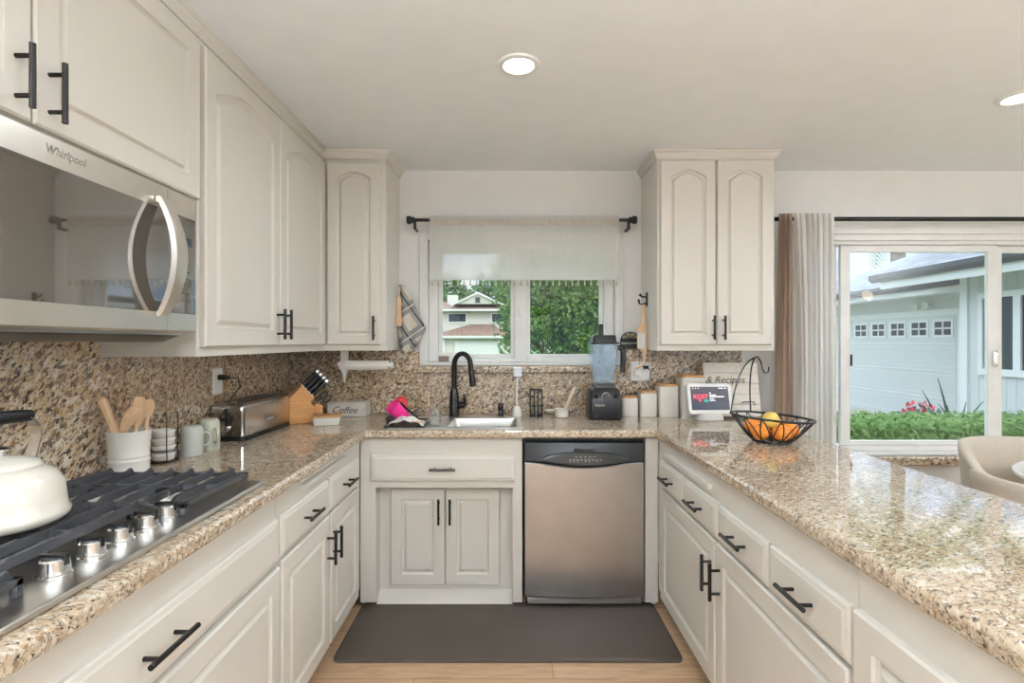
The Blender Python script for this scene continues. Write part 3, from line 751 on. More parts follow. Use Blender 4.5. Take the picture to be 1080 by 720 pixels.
# ------------------------------------------------------------------ outlet plates and cords
def outlet(F, wd, label, name='wall_outlet'):
    o = thing(name, label, 'wall outlet', F(0, 0, 0))
    obj('cover_plate', G().loft([[F(u*wd/2*sc, v*.058*sc2, ww) for u, v in ((-1, -1), (1, -1), (1, 1), (-1, 1))] for sc, sc2, ww in ((1, 1, .0005), (1, 1, .003), (.93, .95, .006))]), M_WHITE, o)
    return o
FO = F_left(XL+.02, 2.43, 1.16)
o = outlet(FO, .075, 'white outlet plate on the left granite backsplash above the toaster')
obj('socket', G().box(XL+.0262, XL+.028, 2.414, 2.446, 1.125, 1.15), M_WHITE, o, bevel=.002)
t = thing('power_cord', 'black toaster cord plugged into the left outlet', 'power cord', (XL+.03, 2.43, 1.17))
obj('plug', G().tube([(XL+.0285, 2.43, 1.178), (XL+.06, 2.43, 1.178), (XL+.075, 2.44, 1.176)], .011, 10, rs=[.013, .012, .006]), M_BLK, t)
obj('cable', G().tube([(XL+.075, 2.44, 1.176), (XL+.10, 2.46, 1.172), (XL+.105, 2.470, 1.13), (XL+.10, 2.40, 1.085), (XL+.095, 2.315, 1.00), (XL+.085, 2.295, .93), (XL+.085, 2.30, .905)], .0035, 8), M_BLK, t)

# ------------------------------------------------------------------ toaster
t = thing('toaster', 'long-slot stainless steel toaster on the left worktop', 'toaster', (0, 0, 0))
Lx, Ly = .150, .46    # width, length (local: x width, y length)
obj('base', G().loft([rrect(0, 0, Lx+.012, Ly+.012, .03, z) for z in (0, .022)]), M_BLK, t, bevel=.004)
f2 = lambda u, v, d: (u, d, v)
r = []
prof = lambda inset: [(u, v) for u, v in ()]
def tprof(sx, h):
    w_ = Lx/2*sx; p = [(-w_, .0225), (w_, .0225)]
    for i in range(9):
        a = PI*i/8/2; p.append((w_-.03+.03*math.cos(a), h-.03+.03*math.sin(a)))
    for i in range(9):
        a = PI/2+PI*i/8/2; p.append((-w_+.03+.03*math.cos(a), h-.03+.03*math.sin(a)))
    return p
obj('shell', G().loft([[(u, d, v) for u, v in tprof(sx, h)] for d, sx, h in ((-Ly/2+.012, 1, .168), (Ly/2-.012, 1, .168))]), pr('polished_steel', (216, 213, 210), .24, 1), t)
for sg in (-1, 1):
    obj('end_cap', G().loft([[(u, sg*d, v) for u, v in tprof(sx, h)] for d, sx, h in ((Ly/2-.0115, .985, .166), (Ly/2, .97, .163), (Ly/2+.006, .9, .155))]), pr('polished_cap', (180, 178, 176), .12, 1), t)
g = G()
for x in (-.03, .03): g.box(x-.014, x+.014, -.18, .18, .1672, .1705)
obj('slots', g, M_BLK, t, 'black toast slots', bevel=.002)
g = G().box(-.022, .022, -Ly/2-.03, -Ly/2-.007, .09, .104); g.box(-.006, .006, -Ly/2-.0085, -Ly/2-.0055, .04, .145)
obj('lever', g, M_BLK, t, bevel=.003)
obj('dial', G().lathe([(.016, -.0065), (.016, -.02), (.012, -.022)], (.0, -Ly/2, .055), 20, ax='y'), M_CHROME, t)
obj('badge', G().box(Lx/2+.0002, Lx/2+.0012, -.02, .045, .062, .074), M_PRINT, t, bevel=.0003)
place(t, (-1.236, 2.592, CT+.0006), R(-2))

# ------------------------------------------------------------------ knife block
t = thing('knife_block', 'light wooden knife block in the corner of the worktop', 'knife block', (0, 0, 0))
# local: profile in x-z, depth along y
pf = [(-.062, 0), (.064, 0), (.064, .098), (.050, .112), (.066, .128), (0, .205), (-.062, .140)]
pf = [(-.064, 0), (.064, 0), (.064, .085), (.040, .110), (.062, .134), (-.002, .205), (-.064, .140)]
obj('block', G().prism(pf, lambda u, v, d: (u, d, v), -.055, .055), M_BLOCK, t, bevel=.003)
obj('step_block', G().prism([(.0645, 0), (.105, 0), (.105, .09), (.0645, .104)], lambda u, v, d: (u, d, v), -.050, .055), M_BLOCK, t, bevel=.003)
M_RIV = M_CHROME
dv = Vector((.70, 0, .71))
place(t, (-1.135, 2.925, CT+.0006), R(27))
mt = Matrix.Translation((-1.135, 2.925, CT+.0006)) @ Matrix.Rotation(R(27), 4, 'Z')
kn0 = None
names = []
for i, a in enumerate((.16, .42, .68, .92)):
    for j, y in enumerate((-.036, .0, .036)):
        if i == 3 and j == 2: continue
        names.append((i, j, a, y))
rowname = ['lowest', 'second lowest', 'second highest', 'topmost']
colname = ['front', 'middle', 'rear']
for (i, j, a, y) in names:
    base = Vector((.062-.064*a, y, .134+.071*a))
    ln = .085+.008*i
    loc = mt @ (base+dv*.001)
    if kn0 is None:
        kn0 = thing('kitchen_knife', '', 'knife', (0, 0, 0), 'black-handled knives in the wooden block')
        obj('handle', G().loft([rrect(0, 0, wx, wy, .005, z) for z, wx, wy in ((.004, .016, .018), (.035, .017, .022), (.085, .016, .020), (.098, .017, .024))]), M_BLK, kn0)
        obj('bolster', G().loft([rrect(0, 0, .014, .018, .004, z) for z in (0, .0035)]), M_CHROME, kn0)
        obj('end_cap', G().loft([rrect(0, 0, .0178, .0248, .006, z) for z in (.0985, .112)]+[rrect(0, 0, .012, .018, .005, .117)]), M_CHROME, kn0)
        first = True
    q = Matrix.Rotation(R(27), 4, 'Z') @ Matrix.Rotation(R(44.6), 4, 'Y')
    lab = f'black-handled knife with steel cap, {colname[j]} of the {rowname[i]} row in the wooden block'
    if first: kn0.location = loc; kn0.rotation_euler = q.to_euler(); kn0['label'] = lab; first = False
    else: dup(kn0, loc, 0, lab, rot=q.to_euler())
t = thing('honing_steel', 'kitchen scissors with black grips sticking out of the wooden block step', 'scissors', (0, 0, 0))
t.name = 'kitchen_scissors'
g = G()
for sg in (-1, 1): g.tube([(sg*.014+.013*math.cos(2*PI*i/16), 0, .05+.022*math.sin(2*PI*i/16)) for i in range(16)], .0045, 8, True)
g.tube([(-.006, 0, .002), (-.012, 0, .03)], .005, 8); g.tube([(.006, 0, .002), (.012, 0, .03)], .005, 8)
obj('grips', g, M_BLK, t)
obj('blade', G().box(-.006, .006, -.0015, .0015, .0, .004), M_CHROME, t)
place(t, mt @ Vector((.088, .0, .0985)), rot=(Matrix.Rotation(R(27), 4, 'Z') @ Matrix.Rotation(R(50), 4, 'Y')).to_euler())

# ------------------------------------------------------------------ butter dish and coffee box
t = thing('butter_dish', 'white butter dish with wooden lid in front of the knife block', 'butter dish', (0, 0, 0))
obj('dish', G().loft([rrect(0, 0, .125, .095, .012, 0), rrect(0, 0, .132, .10, .014, .004), rrect(0, 0, .138, .106, .014, .040)]), M_CER, t, bevel=.001)
obj('lid', G().loft([rrect(0, 0, .142, .110, .012, z) for z in (.0405, .052)]), M_LID, t, 'wooden lid', bevel=.002)
place(t, (-.967, 2.845, CT+.0006), R(12))
M_SCRIPT = pr('dark_script', (52, 44, 38), .6)
M_WWOOD = wood('whitewashed_wood', (206, 198, 186), (226, 220, 210), 9, (3, 3, 14), .6)
t = thing('recipe_box', 'whitewashed wooden box with dark script against the backsplash', 'box', (-.945, 3.17, CT))
g = G().loft([[(x, y, z) for x, z in ((-1.06, CT+.001), (-.835, CT+.001), (-.835, CT+.078), (-1.06, CT+.070))] for y in (3.12, 3.22)])
obj('box', g, M_WWOOD, t, bevel=.003)
obj('lid', G().loft([[(x, y, z) for x, z in ((-1.062, CT+.0712), (-.833, CT+.0792), (-.833, CT+.088), (-1.062, CT+.080))] for y in (3.118, 3.222)]), M_WWOOD, t, bevel=.002)
text('script_lettering', 'Coffee', .055, lambda u, v, ww: (-.96+u, 3.1195-ww, CT+.040+v), M_SCRIPT, t, shear=.35)

# ------------------------------------------------------------------ paper towel holder
t = thing('paper_towel_holder', 'white under-cabinet paper towel holder with a nearly empty roll', 'paper towel holder', (-.83, 3.06, 1.29))
zt, yt = 1.205, 3.06
g = G().loft([[(-.955+dx, y, z) for y, z in ((yt-.03, 1.2895), (yt+.03, 1.2895), (yt+.022, 1.22), (yt+.03, 1.195), (yt+.008, 1.11), (yt-.008, 1.11), (yt-.03, 1.195), (yt-.022, 1.22))] for dx in (-.008, .008)])
g2 = G()
zz = [(-.022, 1.2895), (.022, 1.2895), (.02, 1.23), (.035, 1.21), (.012, 1.16), (0, 1.105), (-.012, 1.16), (-.045, 1.215), (-.02, 1.23)]
g2.loft([[(-.94+u, yy, v) for u, v in zz] for yy in (yt-.008, yt+.008)])
g.bm.free()
obj('bracket', g2, M_WHITE, t, bevel=.002)
obj('roll', G().lathe([(.022, -.93), (.027, -.929), (.027, -.69), (.022, -.689)], (0, yt-.010, zt), 28, ax='x'), pr('paper_towel', (238, 234, 228), .9, bump=.2, bscale=200), t)
obj('end_knob', G().lathe([(.010, -.6885), (.010, -.675), (.018, -.674), (.018, -.662), (.008, -.66)], (0, yt-.010, zt), 20, ax='x'), M_WHITE, t)
g = G().box(-.70, -.69, yt+.02, yt+.03, zt-.01, 1.2895); g.box(-.70, -.66, yt-.02, yt+.03, 1.286, 1.2895)
g.bm.free()

# ------------------------------------------------------------------ faucet, soap pump, brush
t = thing('faucet', 'matte black gooseneck kitchen faucet behind the sink', 'faucet', (-.325, 3.17, CT))
fx, fy = -.325, 3.17
obj('base', G().lathe([(.033, .0005), (.033, .006), (.029, .01), (.028, .10), (.023, .14), (.017, .165)], (fx, fy, CT), 28), M_BLACK, t, ang=50)
nd = Vector((.62, -.45, 0)).normalized()
pts = [(fx, fy, CT+.155), (fx, fy, CT+.30)]
for i in range(1, 13):
    a = PI*i/12*.96; rr = .063
    pts.append((fx+nd.x*(rr-rr*math.cos(a)), fy+nd.y*(rr-rr*math.cos(a)), CT+.30+rr*1.1*math.sin(a)))
e = pts[-1]
pts.append((e[0]+nd.x*.004, e[1]+nd.y*.004, CT+.27))
obj('neck', G().tube(pts, .0150, 14), M_BLACK, t)
e = pts[-1]
obj('spray_head', G().tube([e, (e[0]+nd.x*.006, e[1]+nd.y*.006, e[2]-.03), (e[0]+nd.x*.012, e[1]+nd.y*.012, e[2]-.075), (e[0]+nd.x*.014, e[1]+nd.y*.014, e[2]-.09)], .017, 16, rs=[.0145, .017, .0185, .017]), M_BLACK, t)
g = G().tube([(fx+.022, fy-.004, CT+.060), (fx+.062, fy-.01, CT+.067)], .019, 14, rs=[.021, .018]); g.tube([(fx+.058, fy-.01, CT+.065), (fx+.064, fy-.012, CT+.09), (fx+.058, fy-.012, CT+.130)], .006, 10, rs=[.013, .009, .007])
obj('handle', g, M_BLACK, t)
t = thing('soap_dispenser', 'short black soap dispenser pump behind the right sink bowl', 'soap dispenser', (-.05, 3.17, CT))
obj('collar', G().lathe([(.020, .0005), (.020, .006), (.015, .01), (.014, .045), (.016, .05), (.016, .07), (.012, .074)], (-.05, 3.17, CT), 24), M_BLK, t, ang=50)
obj('nozzle', G().tube([(-.05, 3.165, CT+.063), (-.05, 3.13, CT+.062), (-.05, 3.115, CT+.055)], .006, 10), M_BLK, t)
t = thing('bottle_brush', 'white bottle brush standing in a white holder right of the faucet', 'bottle brush', (.045, 3.16, CT))
bx, by = .045, 3.16
obj('holder', G().lathe([(.031, .0005), (.033, .004), (.026, .045), (.022, .052), (.018, .06), (.016, .06), (.016, .02)], (bx, by, CT), 28), M_CER, t, ang=50)
obj('stem', G().tube([(bx, by, CT+.03), (bx, by, CT+.14), (bx+.004, by, CT+.235)], .0055, 10), M_WHITE, t)
obj('head', G().loft([rrect(bx+.004, by, sx, sx, .012, CT+z) for z, sx in ((.228, .026), (.235, .05), (.265, .055), (.285, .05), (.29, .035))]), pr('clear_plastic', (222, 228, 232), .15), t)
t = None
# small things on the window sill
obj('business_card', G().loft([[(-.435+u, YW+.005+v*.25, W1[2]+.003+v) for u, v in ((0, 0), (.155, 0), (.155, .052), (0, .052))], [(-.435+u, YW+.007+v*.25, W1[2]+.003+v) for u, v in ((0, 0), (.155, 0), (.155, .052), (0, .052))]]), M_WHITE, None, 'white folded card leaning in the left corner of the window sill', 'card')
t = thing('photo_tile', 'small brown striped tile in front of the white card on the window sill', 'tile', (-.395, YW+.0, W1[2]))
obj('plate', G().loft([[(-.43+u, YW-.004+v*.2+d, W1[2]+.002+v) for u, v in ((0, 0), (.062, 0), (.062, .034), (0, .034))] for d in (0, .004)]), pr('brown_tile', (122, 104, 88), .5, var=.2, vscale=60), t)

# ------------------------------------------------------------------ wire caddy, pot, blender
t = thing('wire_caddy', 'small black wire caddy on the worktop between the brush and the blender', 'caddy', (.155, 3.15, CT))
g = G(); qx, qy = .158, 3.15
for z in (.004, .06, .155): g.loft([rrect(qx, qy, .075, .06, .012, CT+z), rrect(qx, qy, .079, .064, .014, CT+z+.002), rrect(qx, qy, .075, .06, .012, CT+z+.005)], False, False)
for sx in (-1, -.33, .33, 1):
    for sy in (-1, 1): g.box(qx+sx*.034-.003, qx+sx*.034+.003, qy+sy*.028-.003, qy+sy*.028+.003, CT+.001, CT+.158)
obj('frame', g, M_BLACK, t)
obj('tray', G().loft([rrect(qx, qy, .07, .055, .01, CT+z) for z in (.0012, .003)]), M_BLACK, t)
obj('glass_vial', G().lathe([(.018, .0035), (.02, .006), (.02, .075), (.018, .075), (.018, .008), (.005, .007)], (qx, qy, CT), 24), M_JAR, None, 'small clear glass inside the black wire caddy', 'glass')
t = thing('saucepan', 'small white handled pot on the worktop left of the blender', 'pot', (.30, 3.12, CT))
obj('bowl', G().lathe([(.036, .0008), (.041, .004), (.043, .045), (.046, .048), (.043, .050), (.040, .045), (.036, .008), (.004, .007)], (.305, 3.12, CT), 32), M_CER, t, ang=50)
obj('handle', G().loft([rrect(.25, 3.12, .07, .016, .006, CT+.036), rrect(.25, 3.12, .07, .02, .008, CT+.041), rrect(.25, 3.12, .07, .016, .006, CT+.046)]), M_CER, t)
obj('wooden_scraper', G().loft([[Vector((.31, 3.12, CT+.012))+Vector((dx*wd, dy*.004, 0))+Vector((.075, .02, .16))*tt for dx, dy in ((-1, -1), (1, -1), (1, 1), (-1, 1))] for tt, wd in ((0, .006), (.3, .008), (.85, .011), (1, .008))]), wood('pale_scraper_wood', (206, 184, 160), (226, 208, 188), 12, (6, 6, 1)), None, 'pale wooden scraper leaning in the small white pot', 'utensil')

t = thing('blender', 'black countertop blender with tall clear blue jug', 'blender', (.54, 3.08, CT))
bx, by = .54, 3.08
b = obj('motor_base', G().loft([rrect(bx, by, wx, wy, .02, CT+z) for z, wx, wy in ((.0006, .17, .19), (.01, .18, .20), (.10, .178, .195), (.125, .172, .185), (.165, .165, .165), (.178, .14, .14))]), M_BLK, t, ang=40)
g = G().lathe([(.019, -.0), (.019, -.014), (.015, -.018)], (bx, by-.088, CT+.135), 24, ax='y'); g.box(bx-.003, bx+.003, by-.112, by-.104, CT+.12, CT+.15)
obj('dial', g, M_DGREY, b)
obj('dial_ring', G().lathe([(.0225, 0), (.0225, -.003), (.0195, -.003), (.0195, 0)], (bx, by-.0905, CT+.135), 28, False, False, ax='y'), M_CHROME, b)
g = G()
for sx in (-.055, .055): g.box(bx+sx-.012, bx+sx+.012, by-.0985, by-.086, CT+.122, CT+.146)
obj('switch', g, M_BLKG, b, bevel=.003)
text('brand_lettering', 'Vitamix', .018, lambda u, v, ww: (bx-.035+u, by-.0995-ww, CT+.085+v), M_MARK, b, bold=.0003)
obj('front_lip', G().box(bx-.06, bx+.06, by-.104, by-.0985, CT+.02, CT+.04), M_BLKG, b, bevel=.003)
M_JUGT = bpy.data.materials.new('blue_clear_jug'); M_JUGT.use_nodes = True
tt = M_JUGT.node_tree; tt.nodes.clear()
o_ = N('ShaderNodeOutputMaterial', tt); p_ = N('ShaderNodeBsdfPrincipled', tt); p_.inputs['Base Color'].default_value = (.76, .87, .95, 1); p_.inputs['Roughness'].default_value = .12
n_ = N('ShaderNodeTexNoise', tt); n_.inputs['Scale'].default_value = 12; mrn = N('ShaderNodeMapRange', tt); mrn.inputs['To Min'].default_value = .20; mrn.inputs['To Max'].default_value = .34
x_ = N('ShaderNodeBsdfTransparent', tt); x_.inputs['Color'].default_value = (.88, .95, 1, 1); mx_ = N('ShaderNodeMixShader', tt)
tt.links.new(n_.outputs['Fac'], mrn.inputs['Value']); tt.links.new(mrn.outputs[0], mx_.inputs[0]); tt.links.new(x_.outputs[0], mx_.inputs[1]); tt.links.new(p_.outputs[0], mx_.inputs[2]); tt.links.new(mx_.outputs[0], o_.inputs[0])
def rr_(s, z, r=.02): return rrect(bx, by, s, s, r, CT+z)
jug = obj('jug', G().loft([rr_(.10, .20), rr_(.108, .215), rr_(.135, .34), rr_(.152, .425), rr_(.148, .425), rr_(.131, .34), rr_(.104, .215), rr_(.09, .21)], True, True), M_JUGT, t, 'clear blue jug', ang=50)
obj('tamper_shaft', G().lathe([(.012, .23), (.020, .235), (.023, .42), (.023, .425)], (bx-.008, by, CT), 20), pr('blue_grey_rubber', (112, 134, 156), .4), t)
obj('jug_collar', G().loft([rr_(.128, .179), rr_(.126, .195), rr_(.112, .202)]), M_DGREY, t)
obj('jug_handle', G().tube([(bx+.064, by-.01, CT+.405), (bx+.095, by-.015, CT+.405), (bx+.112, by-.016, CT+.385), (bx+.112, by-.016, CT+.32), (bx+.108, by-.016, CT+.265)], .014, 12, rs=[.012, .015, .016, .017, .014]), M_BLK, t)
lid = obj('lid', G().loft([rr_(.158, .426), rr_(.160, .434), rr_(.138, .438), rr_(.128, .470), rr_(.12, .476)]), M_BLK, t, 'black rubber lid')
obj('tamper', G().tube([(bx-.012, by, CT+.477), (bx-.012, by, CT+.535), (bx-.012, by, CT+.54)], .012, 14, rs=[.013, .012, .009]), M_BLK, lid)

# ------------------------------------------------------------------ things on the wall right of the window
t = thing('wall_trivet', 'black arched metal trivet hanging on the wall beside the window', 'trivet', (.735, YW, 1.285))
tx, tz = .733, 1.30
g = G()
arc = [(tx-.058, YW-.024, tz)]+[(tx-.058*math.cos(PI*i/16), YW-.024, tz+.04+.055*math.sin(PI*i/16)) for i in range(17)]+[(tx+.058, YW-.024, tz)]
g.tube(arc+[(tx-.058, YW-.024, tz)], .004, 8)
for i, z in enumerate((tz+.004, tz+.04)): g.box(tx-.056, tx+.056, YW-.028, YW-.020, z-.004, z+.020)
for a in (50, 90, 130): g.tube([(tx, YW-.024, tz+.058), (tx+.053*math.cos(R(a)), YW-.024, tz+.04+.053*math.sin(R(a)))], .003, 6)
fl = G()
for a in (30, 65, 115, 150): fl.sphere((tx+.028*math.cos(R(a)), YW-.024, tz+.052+.026*math.sin(R(a))), .014, .002, .009, 12, 8)
obj('frame', g, M_BLK, t); obj('leaf_cutouts', fl, pr('brass_leaf', (176, 160, 118), .5, .4), t)
g = G().tube([(tx+.055, YW-.006, tz), (tx+.057, YW-.0235, tz-.02), (tx+.055, YW-.024, tz-.10)], .0025, 6)
obj('hook_wire', g, M_BLK, t)

t = thing('wall_hook', 'black double coat hook on the side of the right wall cabinet', 'hook', (.80, 3.1, 1.58))
hx = .804; hy = 3.12
g = G().box(hx-.006, hx, hy-.014, hy+.014, 1.545, 1.625); g.tube([(hx-.005, hy, 1.60), (hx-.03, hy, 1.60), (hx-.045, hy, 1.615)], .006, 8, rs=[.005, .005, .008]); g.tube([(hx-.005, hy, 1.565), (hx-.025, hy, 1.555), (hx-.045, hy, 1.56), (hx-.05, hy, 1.585)], .0055, 8, rs=[.005, .005, .005, .008])
obj('hook', g, M_BLACK, t)
t = thing('serving_board', 'hanging wooden paddle board with white marble insert beside the right wall cabinet', 'serving board', (.775, 3.10, 1.25))
# board hangs flat, facing the camera, local u along x
by0 = 3.115
px_ = lambda u, v: (.772+u, v)
hpts = [(-.007, 1.555), (-.011, 1.53), (-.011, 1.46), (-.018, 1.44), (-.034, 1.42), (-.036, 1.40), (-.036, 1.30), (.020, 1.26), (.020, 1.40), (.018, 1.425), (.014, 1.44), (.011, 1.46), (.012, 1.53), (.008, 1.555)]
obj('board', G().prism([(.780+u, v) for u, v in hpts], lambda u, v, d: (u, d, v), by0-.007, by0+.007), M_LWOOD, t, bevel=.003)
obj('marble_insert', G().prism([(.780+u, v) for u, v in ((-.032, 1.398), (.006, 1.385), (.008, 1.29), (-.032, 1.305))], lambda u, v, d: (u, d, v), by0-.0095, by0-.0072), pr('white_marble', (228, 226, 222), .2, var=.06, vscale=30), t, 'white marble insert')
obj('leather_loop', G().tube([(.785, by0-.012, 1.30), (.784, by0-.012, 1.23), (.765, by0-.012, 1.20), (.735, by0-.012, 1.185)], .006, 8), M_LWOOD, t)

FO = F_back(.797, YW-.02, 1.16)
o = outlet(FO, .118, 'white double outlet plate on the backsplash above the canisters')
t = thing('plug_adapter', 'round white plug with white cord in the double outlet', 'plug', (.775, YW-.03, 1.15))
obj('plug', G().lathe([(.022, -.0265), (.022, -.045), (.015, -.05)], (.773, YW, 1.15), 24, ax='y'), M_WHITE, t)
obj('cable', G().tube([(.775, YW-.05, 1.15), (.80, YW-.075, 1.11), (.83, YW-.085, 1.06), (.845, YW-.08, 1.03)], .0025, 8), M_WHITE, t)
t = thing('power_cord', 'black plug and cord in the double outlet above the canisters', 'power cord', (.82, YW-.03, 1.17))
obj('plug', G().loft([[(.822+u, YW-d, 1.185+v) for u, v in ((-.016, -.009), (.016, -.009), (.016, .009), (-.016, .009))] for d in (.0265, .05)]), M_BLK, t, bevel=.003)
obj('cable', G().tube([(.835, YW-.04, 1.183), (.85, YW-.045, 1.165), (.85, YW-.042, 1.12), (.825, YW-.036, 1.06), (.77, YW-.032, 1.03), (.67, YW-.03, 1.01)], .003, 8), M_BLK, t)

# ------------------------------------------------------------------ canisters
can_sp = [(.7085, .094, .108, 'shortest'), (.8155, .100, .138, 'second shortest'), (.929, .115, .178, 'second tallest'), (1.064, .140, .232, 'tallest')]
for x, wd, h, nm in can_sp:
    t = thing('canister', f'{nm} white canister with flat wooden lid in the row right of the blender', 'canister', (0, 0, 0), 'white canisters under the right cabinet')
    obj('jar', G().loft([rrect(0, 0, wd-.004, wd-.004, .016, 0), rrect(0, 0, wd, wd, .018, .003), rrect(0, 0, wd, wd, .018, h-.002), rrect(0, 0, wd-.004, wd-.004, .016, h)]), M_CER, t)
    obj('lid', G().loft([rrect(0, 0, wd-.006, wd-.006, .016, z) for z in (h+.0005, h+.012)]), M_LID, t, 'wooden lid', bevel=.002)
    place(t, (x, 3.238-wd/2-.02, CT+.0006))

# ------------------------------------------------------------------ smart display
t = thing('smart_display', 'white smart display with lit screen on the worktop', 'smart display', (0, 0, 0))
tl = R(14)
def SF(u, v, w_): return (u, -w_*math.cos(tl)+v*math.sin(tl), .032+v*math.cos(tl)+w_*math.sin(tl))
obj('stand', G().loft([rrect(0, .02, .155, .09, .044, 0), rrect(0, .02, .160, .095, .046, .006), rrect(0, .022, .15, .085, .04, .03), rrect(0, .03, .13, .06, .028, .06)]), pr('display_fabric', (206, 203, 198), .9), t)
pan = obj('screen_frame', G().loft([[SF(*p) for p in rrect(0, .088, .25, .172, .018, ww)] for ww in (0, .012)]+[[SF(*p) for p in rrect(0, .088, .244, .166, .016, .0145)]]), M_WHITE, t)
M_SCR = bpy.data.materials.new('screen_image'); M_SCR.use_nodes = True
tt = M_SCR.node_tree; p_ = tt.nodes['Principled BSDF']; p_.inputs['Roughness'].default_value = .1; p_.inputs['Base Color'].default_value = (.02, .02, .03, 1)
tcn = N('ShaderNodeTexCoord', tt); sp = N('ShaderNodeSeparateXYZ', tt); cr_ = N('ShaderNodeValToRGB', tt)
mrn = N('ShaderNodeMapRange', tt); mrn.inputs['From Min'].default_value = .04; mrn.inputs['From Max'].default_value = .18
cr_.color_ramp.elements[0].color = s2l((26, 34, 58))+(1,); cr_.color_ramp.elements[1].color = s2l((96, 92, 100))+(1,)
e_ = cr_.color_ramp.elements.new(.34); e_.color = s2l((44, 62, 86))+(1,)
e_ = cr_.color_ramp.elements.new(.42); e_.color = s2l((70, 66, 78))+(1,)
tt.links.new(tcn.outputs['Object'], sp.inputs[0]); tt.links.new(sp.outputs['Z'], mrn.inputs['Value']); tt.links.new(mrn.outputs[0], cr_.inputs[0])
tt.links.new(cr_.outputs[0], p_.inputs['Emission Color']); p_.inputs['Emission Strength'].default_value = .7
obj('screen', G().loft([[SF(*p) for p in rrect(0, .089, .214, .130, .004, ww)] for ww in (.0147, .0152)]), M_SCR, pan, 'lit dark screen')
def em(name, rgb, st=.9): return pr(name, rgb, .4, emit=st, var=0)
text('logo_lettering', 'KOST', .033, lambda u, v, ww: SF(-.052+u, .098+v, .0155+ww), em('screen_red', (226, 70, 96)), pan, bold=.0012)
g = G()
for ya, yb_, xa, xb in ((.117, .122, -.002, .008), (.106, .110, -.002, .035), (.095, .101, -.002, .082), (.084, .088, -.002, .022), (.075, .079, -.002, .030)):
    g.prism([(xa, ya), (xb, ya), (xb, yb_), (xa, yb_)], SF, .0155, .016)
for xa, xb in ((-.095, -.090), (-.080, -.075), (-.065, -.060), (.052, .078), (.084, .098)): g.prism([(xa, .143), (xb, .143), (xb, .148), (xa, .148)], SF, .0155, .016)
obj('screen_text', g, em('screen_white', (230, 230, 234)), pan)
g = G()
g.prism([(-.070, .083), (-.044, .083), (-.057, .068)], SF, .0155, .016)
obj('logo_mark', g, em('screen_red', (226, 70, 96)), pan)
obj('logo_badge', G().loft([[SF(*p) for p in rrect(-.022, .076, .03, .014, .006, ww)] for ww in (.0155, .016)]), em('screen_green', (40, 150, 140), .5), pan)
place(t, (1.122, 2.985, CT+.0006), R(2))
obj('display_cable', G().tube([(1.10, 3.04, CT+.004), (1.05, 3.06, CT+.004), (1.0, 3.05, CT+.004), (.98, 3.06, CT+.004), (.995, 3.075, CT+.004)], .0025, 8), M_WHITE, None, 'thin white cable lying behind the smart display', 'cable')

# ------------------------------------------------------------------ cookbook stand
t = thing('recipe_stand', 'whitewashed plank recipe stand with script lettering behind the fruit basket', 'recipe stand', (0, 0, 0))
tl2 = R(14)
def RF(u, v, w_): return (u, -w_*math.cos(tl2)+v*math.sin(tl2), .012+v*math.cos(tl2)+w_*math.sin(tl2))
g = G()
for i in range(5): g.loft([[RF(u, v, ww) for u, v in ((-.155, i*.062+.0007), (.155, i*.062+.0007), (.155, i*.062+.0613), (-.155, i*.062+.0613))] for ww in (0, .012)])
b = obj('plank_back', g, M_WWOOD, t, bevel=.002)
obj('ledge', G().loft([[RF(u, v, ww) for u, v in ((-.155, -.010), (.155, -.010), (.155, -.0005), (-.155, -.0005))] for ww in (0, .05)]), M_WWOOD, t, bevel=.002)
obj('rear_leg', G().loft([[(x, y, z) for x, y in ((-.02, a), (.02, a), (.02, a+.012), (-.02, a+.012))] for a, z in ((.125, .0008), (.062, .20))]), M_WWOOD, t)
text('script_lettering', '& Recipes', .056, lambda u, v, ww: RF(-.035+u, .205+v, .0125+ww), M_SCRIPT, b, shear=.3)
obj('page_holder', G().tube([RF(.05, .07, .014), RF(.05, .075, .03), RF(.115, .075, .03), RF(.115, .055, .03)], .003, 8), M_BLK, t)
place(t, (1.297, 3.10, CT+.0006), R(-4))

# ------------------------------------------------------------------ fruit basket
fx, fy = 1.157, 2.36
t = thing('fruit_basket', 'black wire fruit basket with banana hook on the peninsula', 'fruit basket', (fx, fy, CT))
ZR = CT+.108
def rimp(a, r=.168, z=ZR): return (fx+r*math.cos(a), fy+r*math.sin(a), z-.012*math.cos(a))
g = G(); g.tube([rimp(2*PI*i/40) for i in range(40)], .0052, 8, True); obj('rim', g, M_BLK, t)
g = G(); g.tube([(fx+.078*math.cos(2*PI*i/32), fy+.078*math.sin(2*PI*i/32), CT+.006) for i in range(32)], .005, 8, True)
for dx in (-.05, -.02, .02, .05):
    yy = math.sqrt(.078**2-dx**2); g.tube([(fx+dx, fy-yy, CT+.008), (fx+dx, fy+yy, CT+.008)], .0025, 6)
obj('base_ring', g, M_BLK, t)
def bp_(a, s):
    r0 = .078+(.168-.078)*s**.85
    return (fx+r0*math.cos(a), fy+r0*math.sin(a), CT+.006+(.102-.012*math.cos(a))*s)
nl = 14
for i in range(nl):
    a0 = 2*PI*i/nl; h = PI/nl
    obj('wire_loop', G().tube([bp_(a0+h*1.0*(1-s)**.8*1.0, s) for s in [j/8 for j in range(9)]][::-1][:-1]+[bp_(a0+h*(1-s)**.8, s) for s in (0,)]+[bp_(a0+2*h-h*(1-s)**.8, s) for s in [j/8 for j in range(1, 9)]], .0026, 6), M_BLK, t)
la, lb = R(168), R(112)
tp = Vector((fx-.03, fy+.10, CT+.365))
def bez(p0, p1, p2, n=12): return [Vector(p0)*(1-s)**2+Vector(p1)*2*s*(1-s)+Vector(p2)*s*s for s in [k/n for k in range(n+1)]]
g = G()
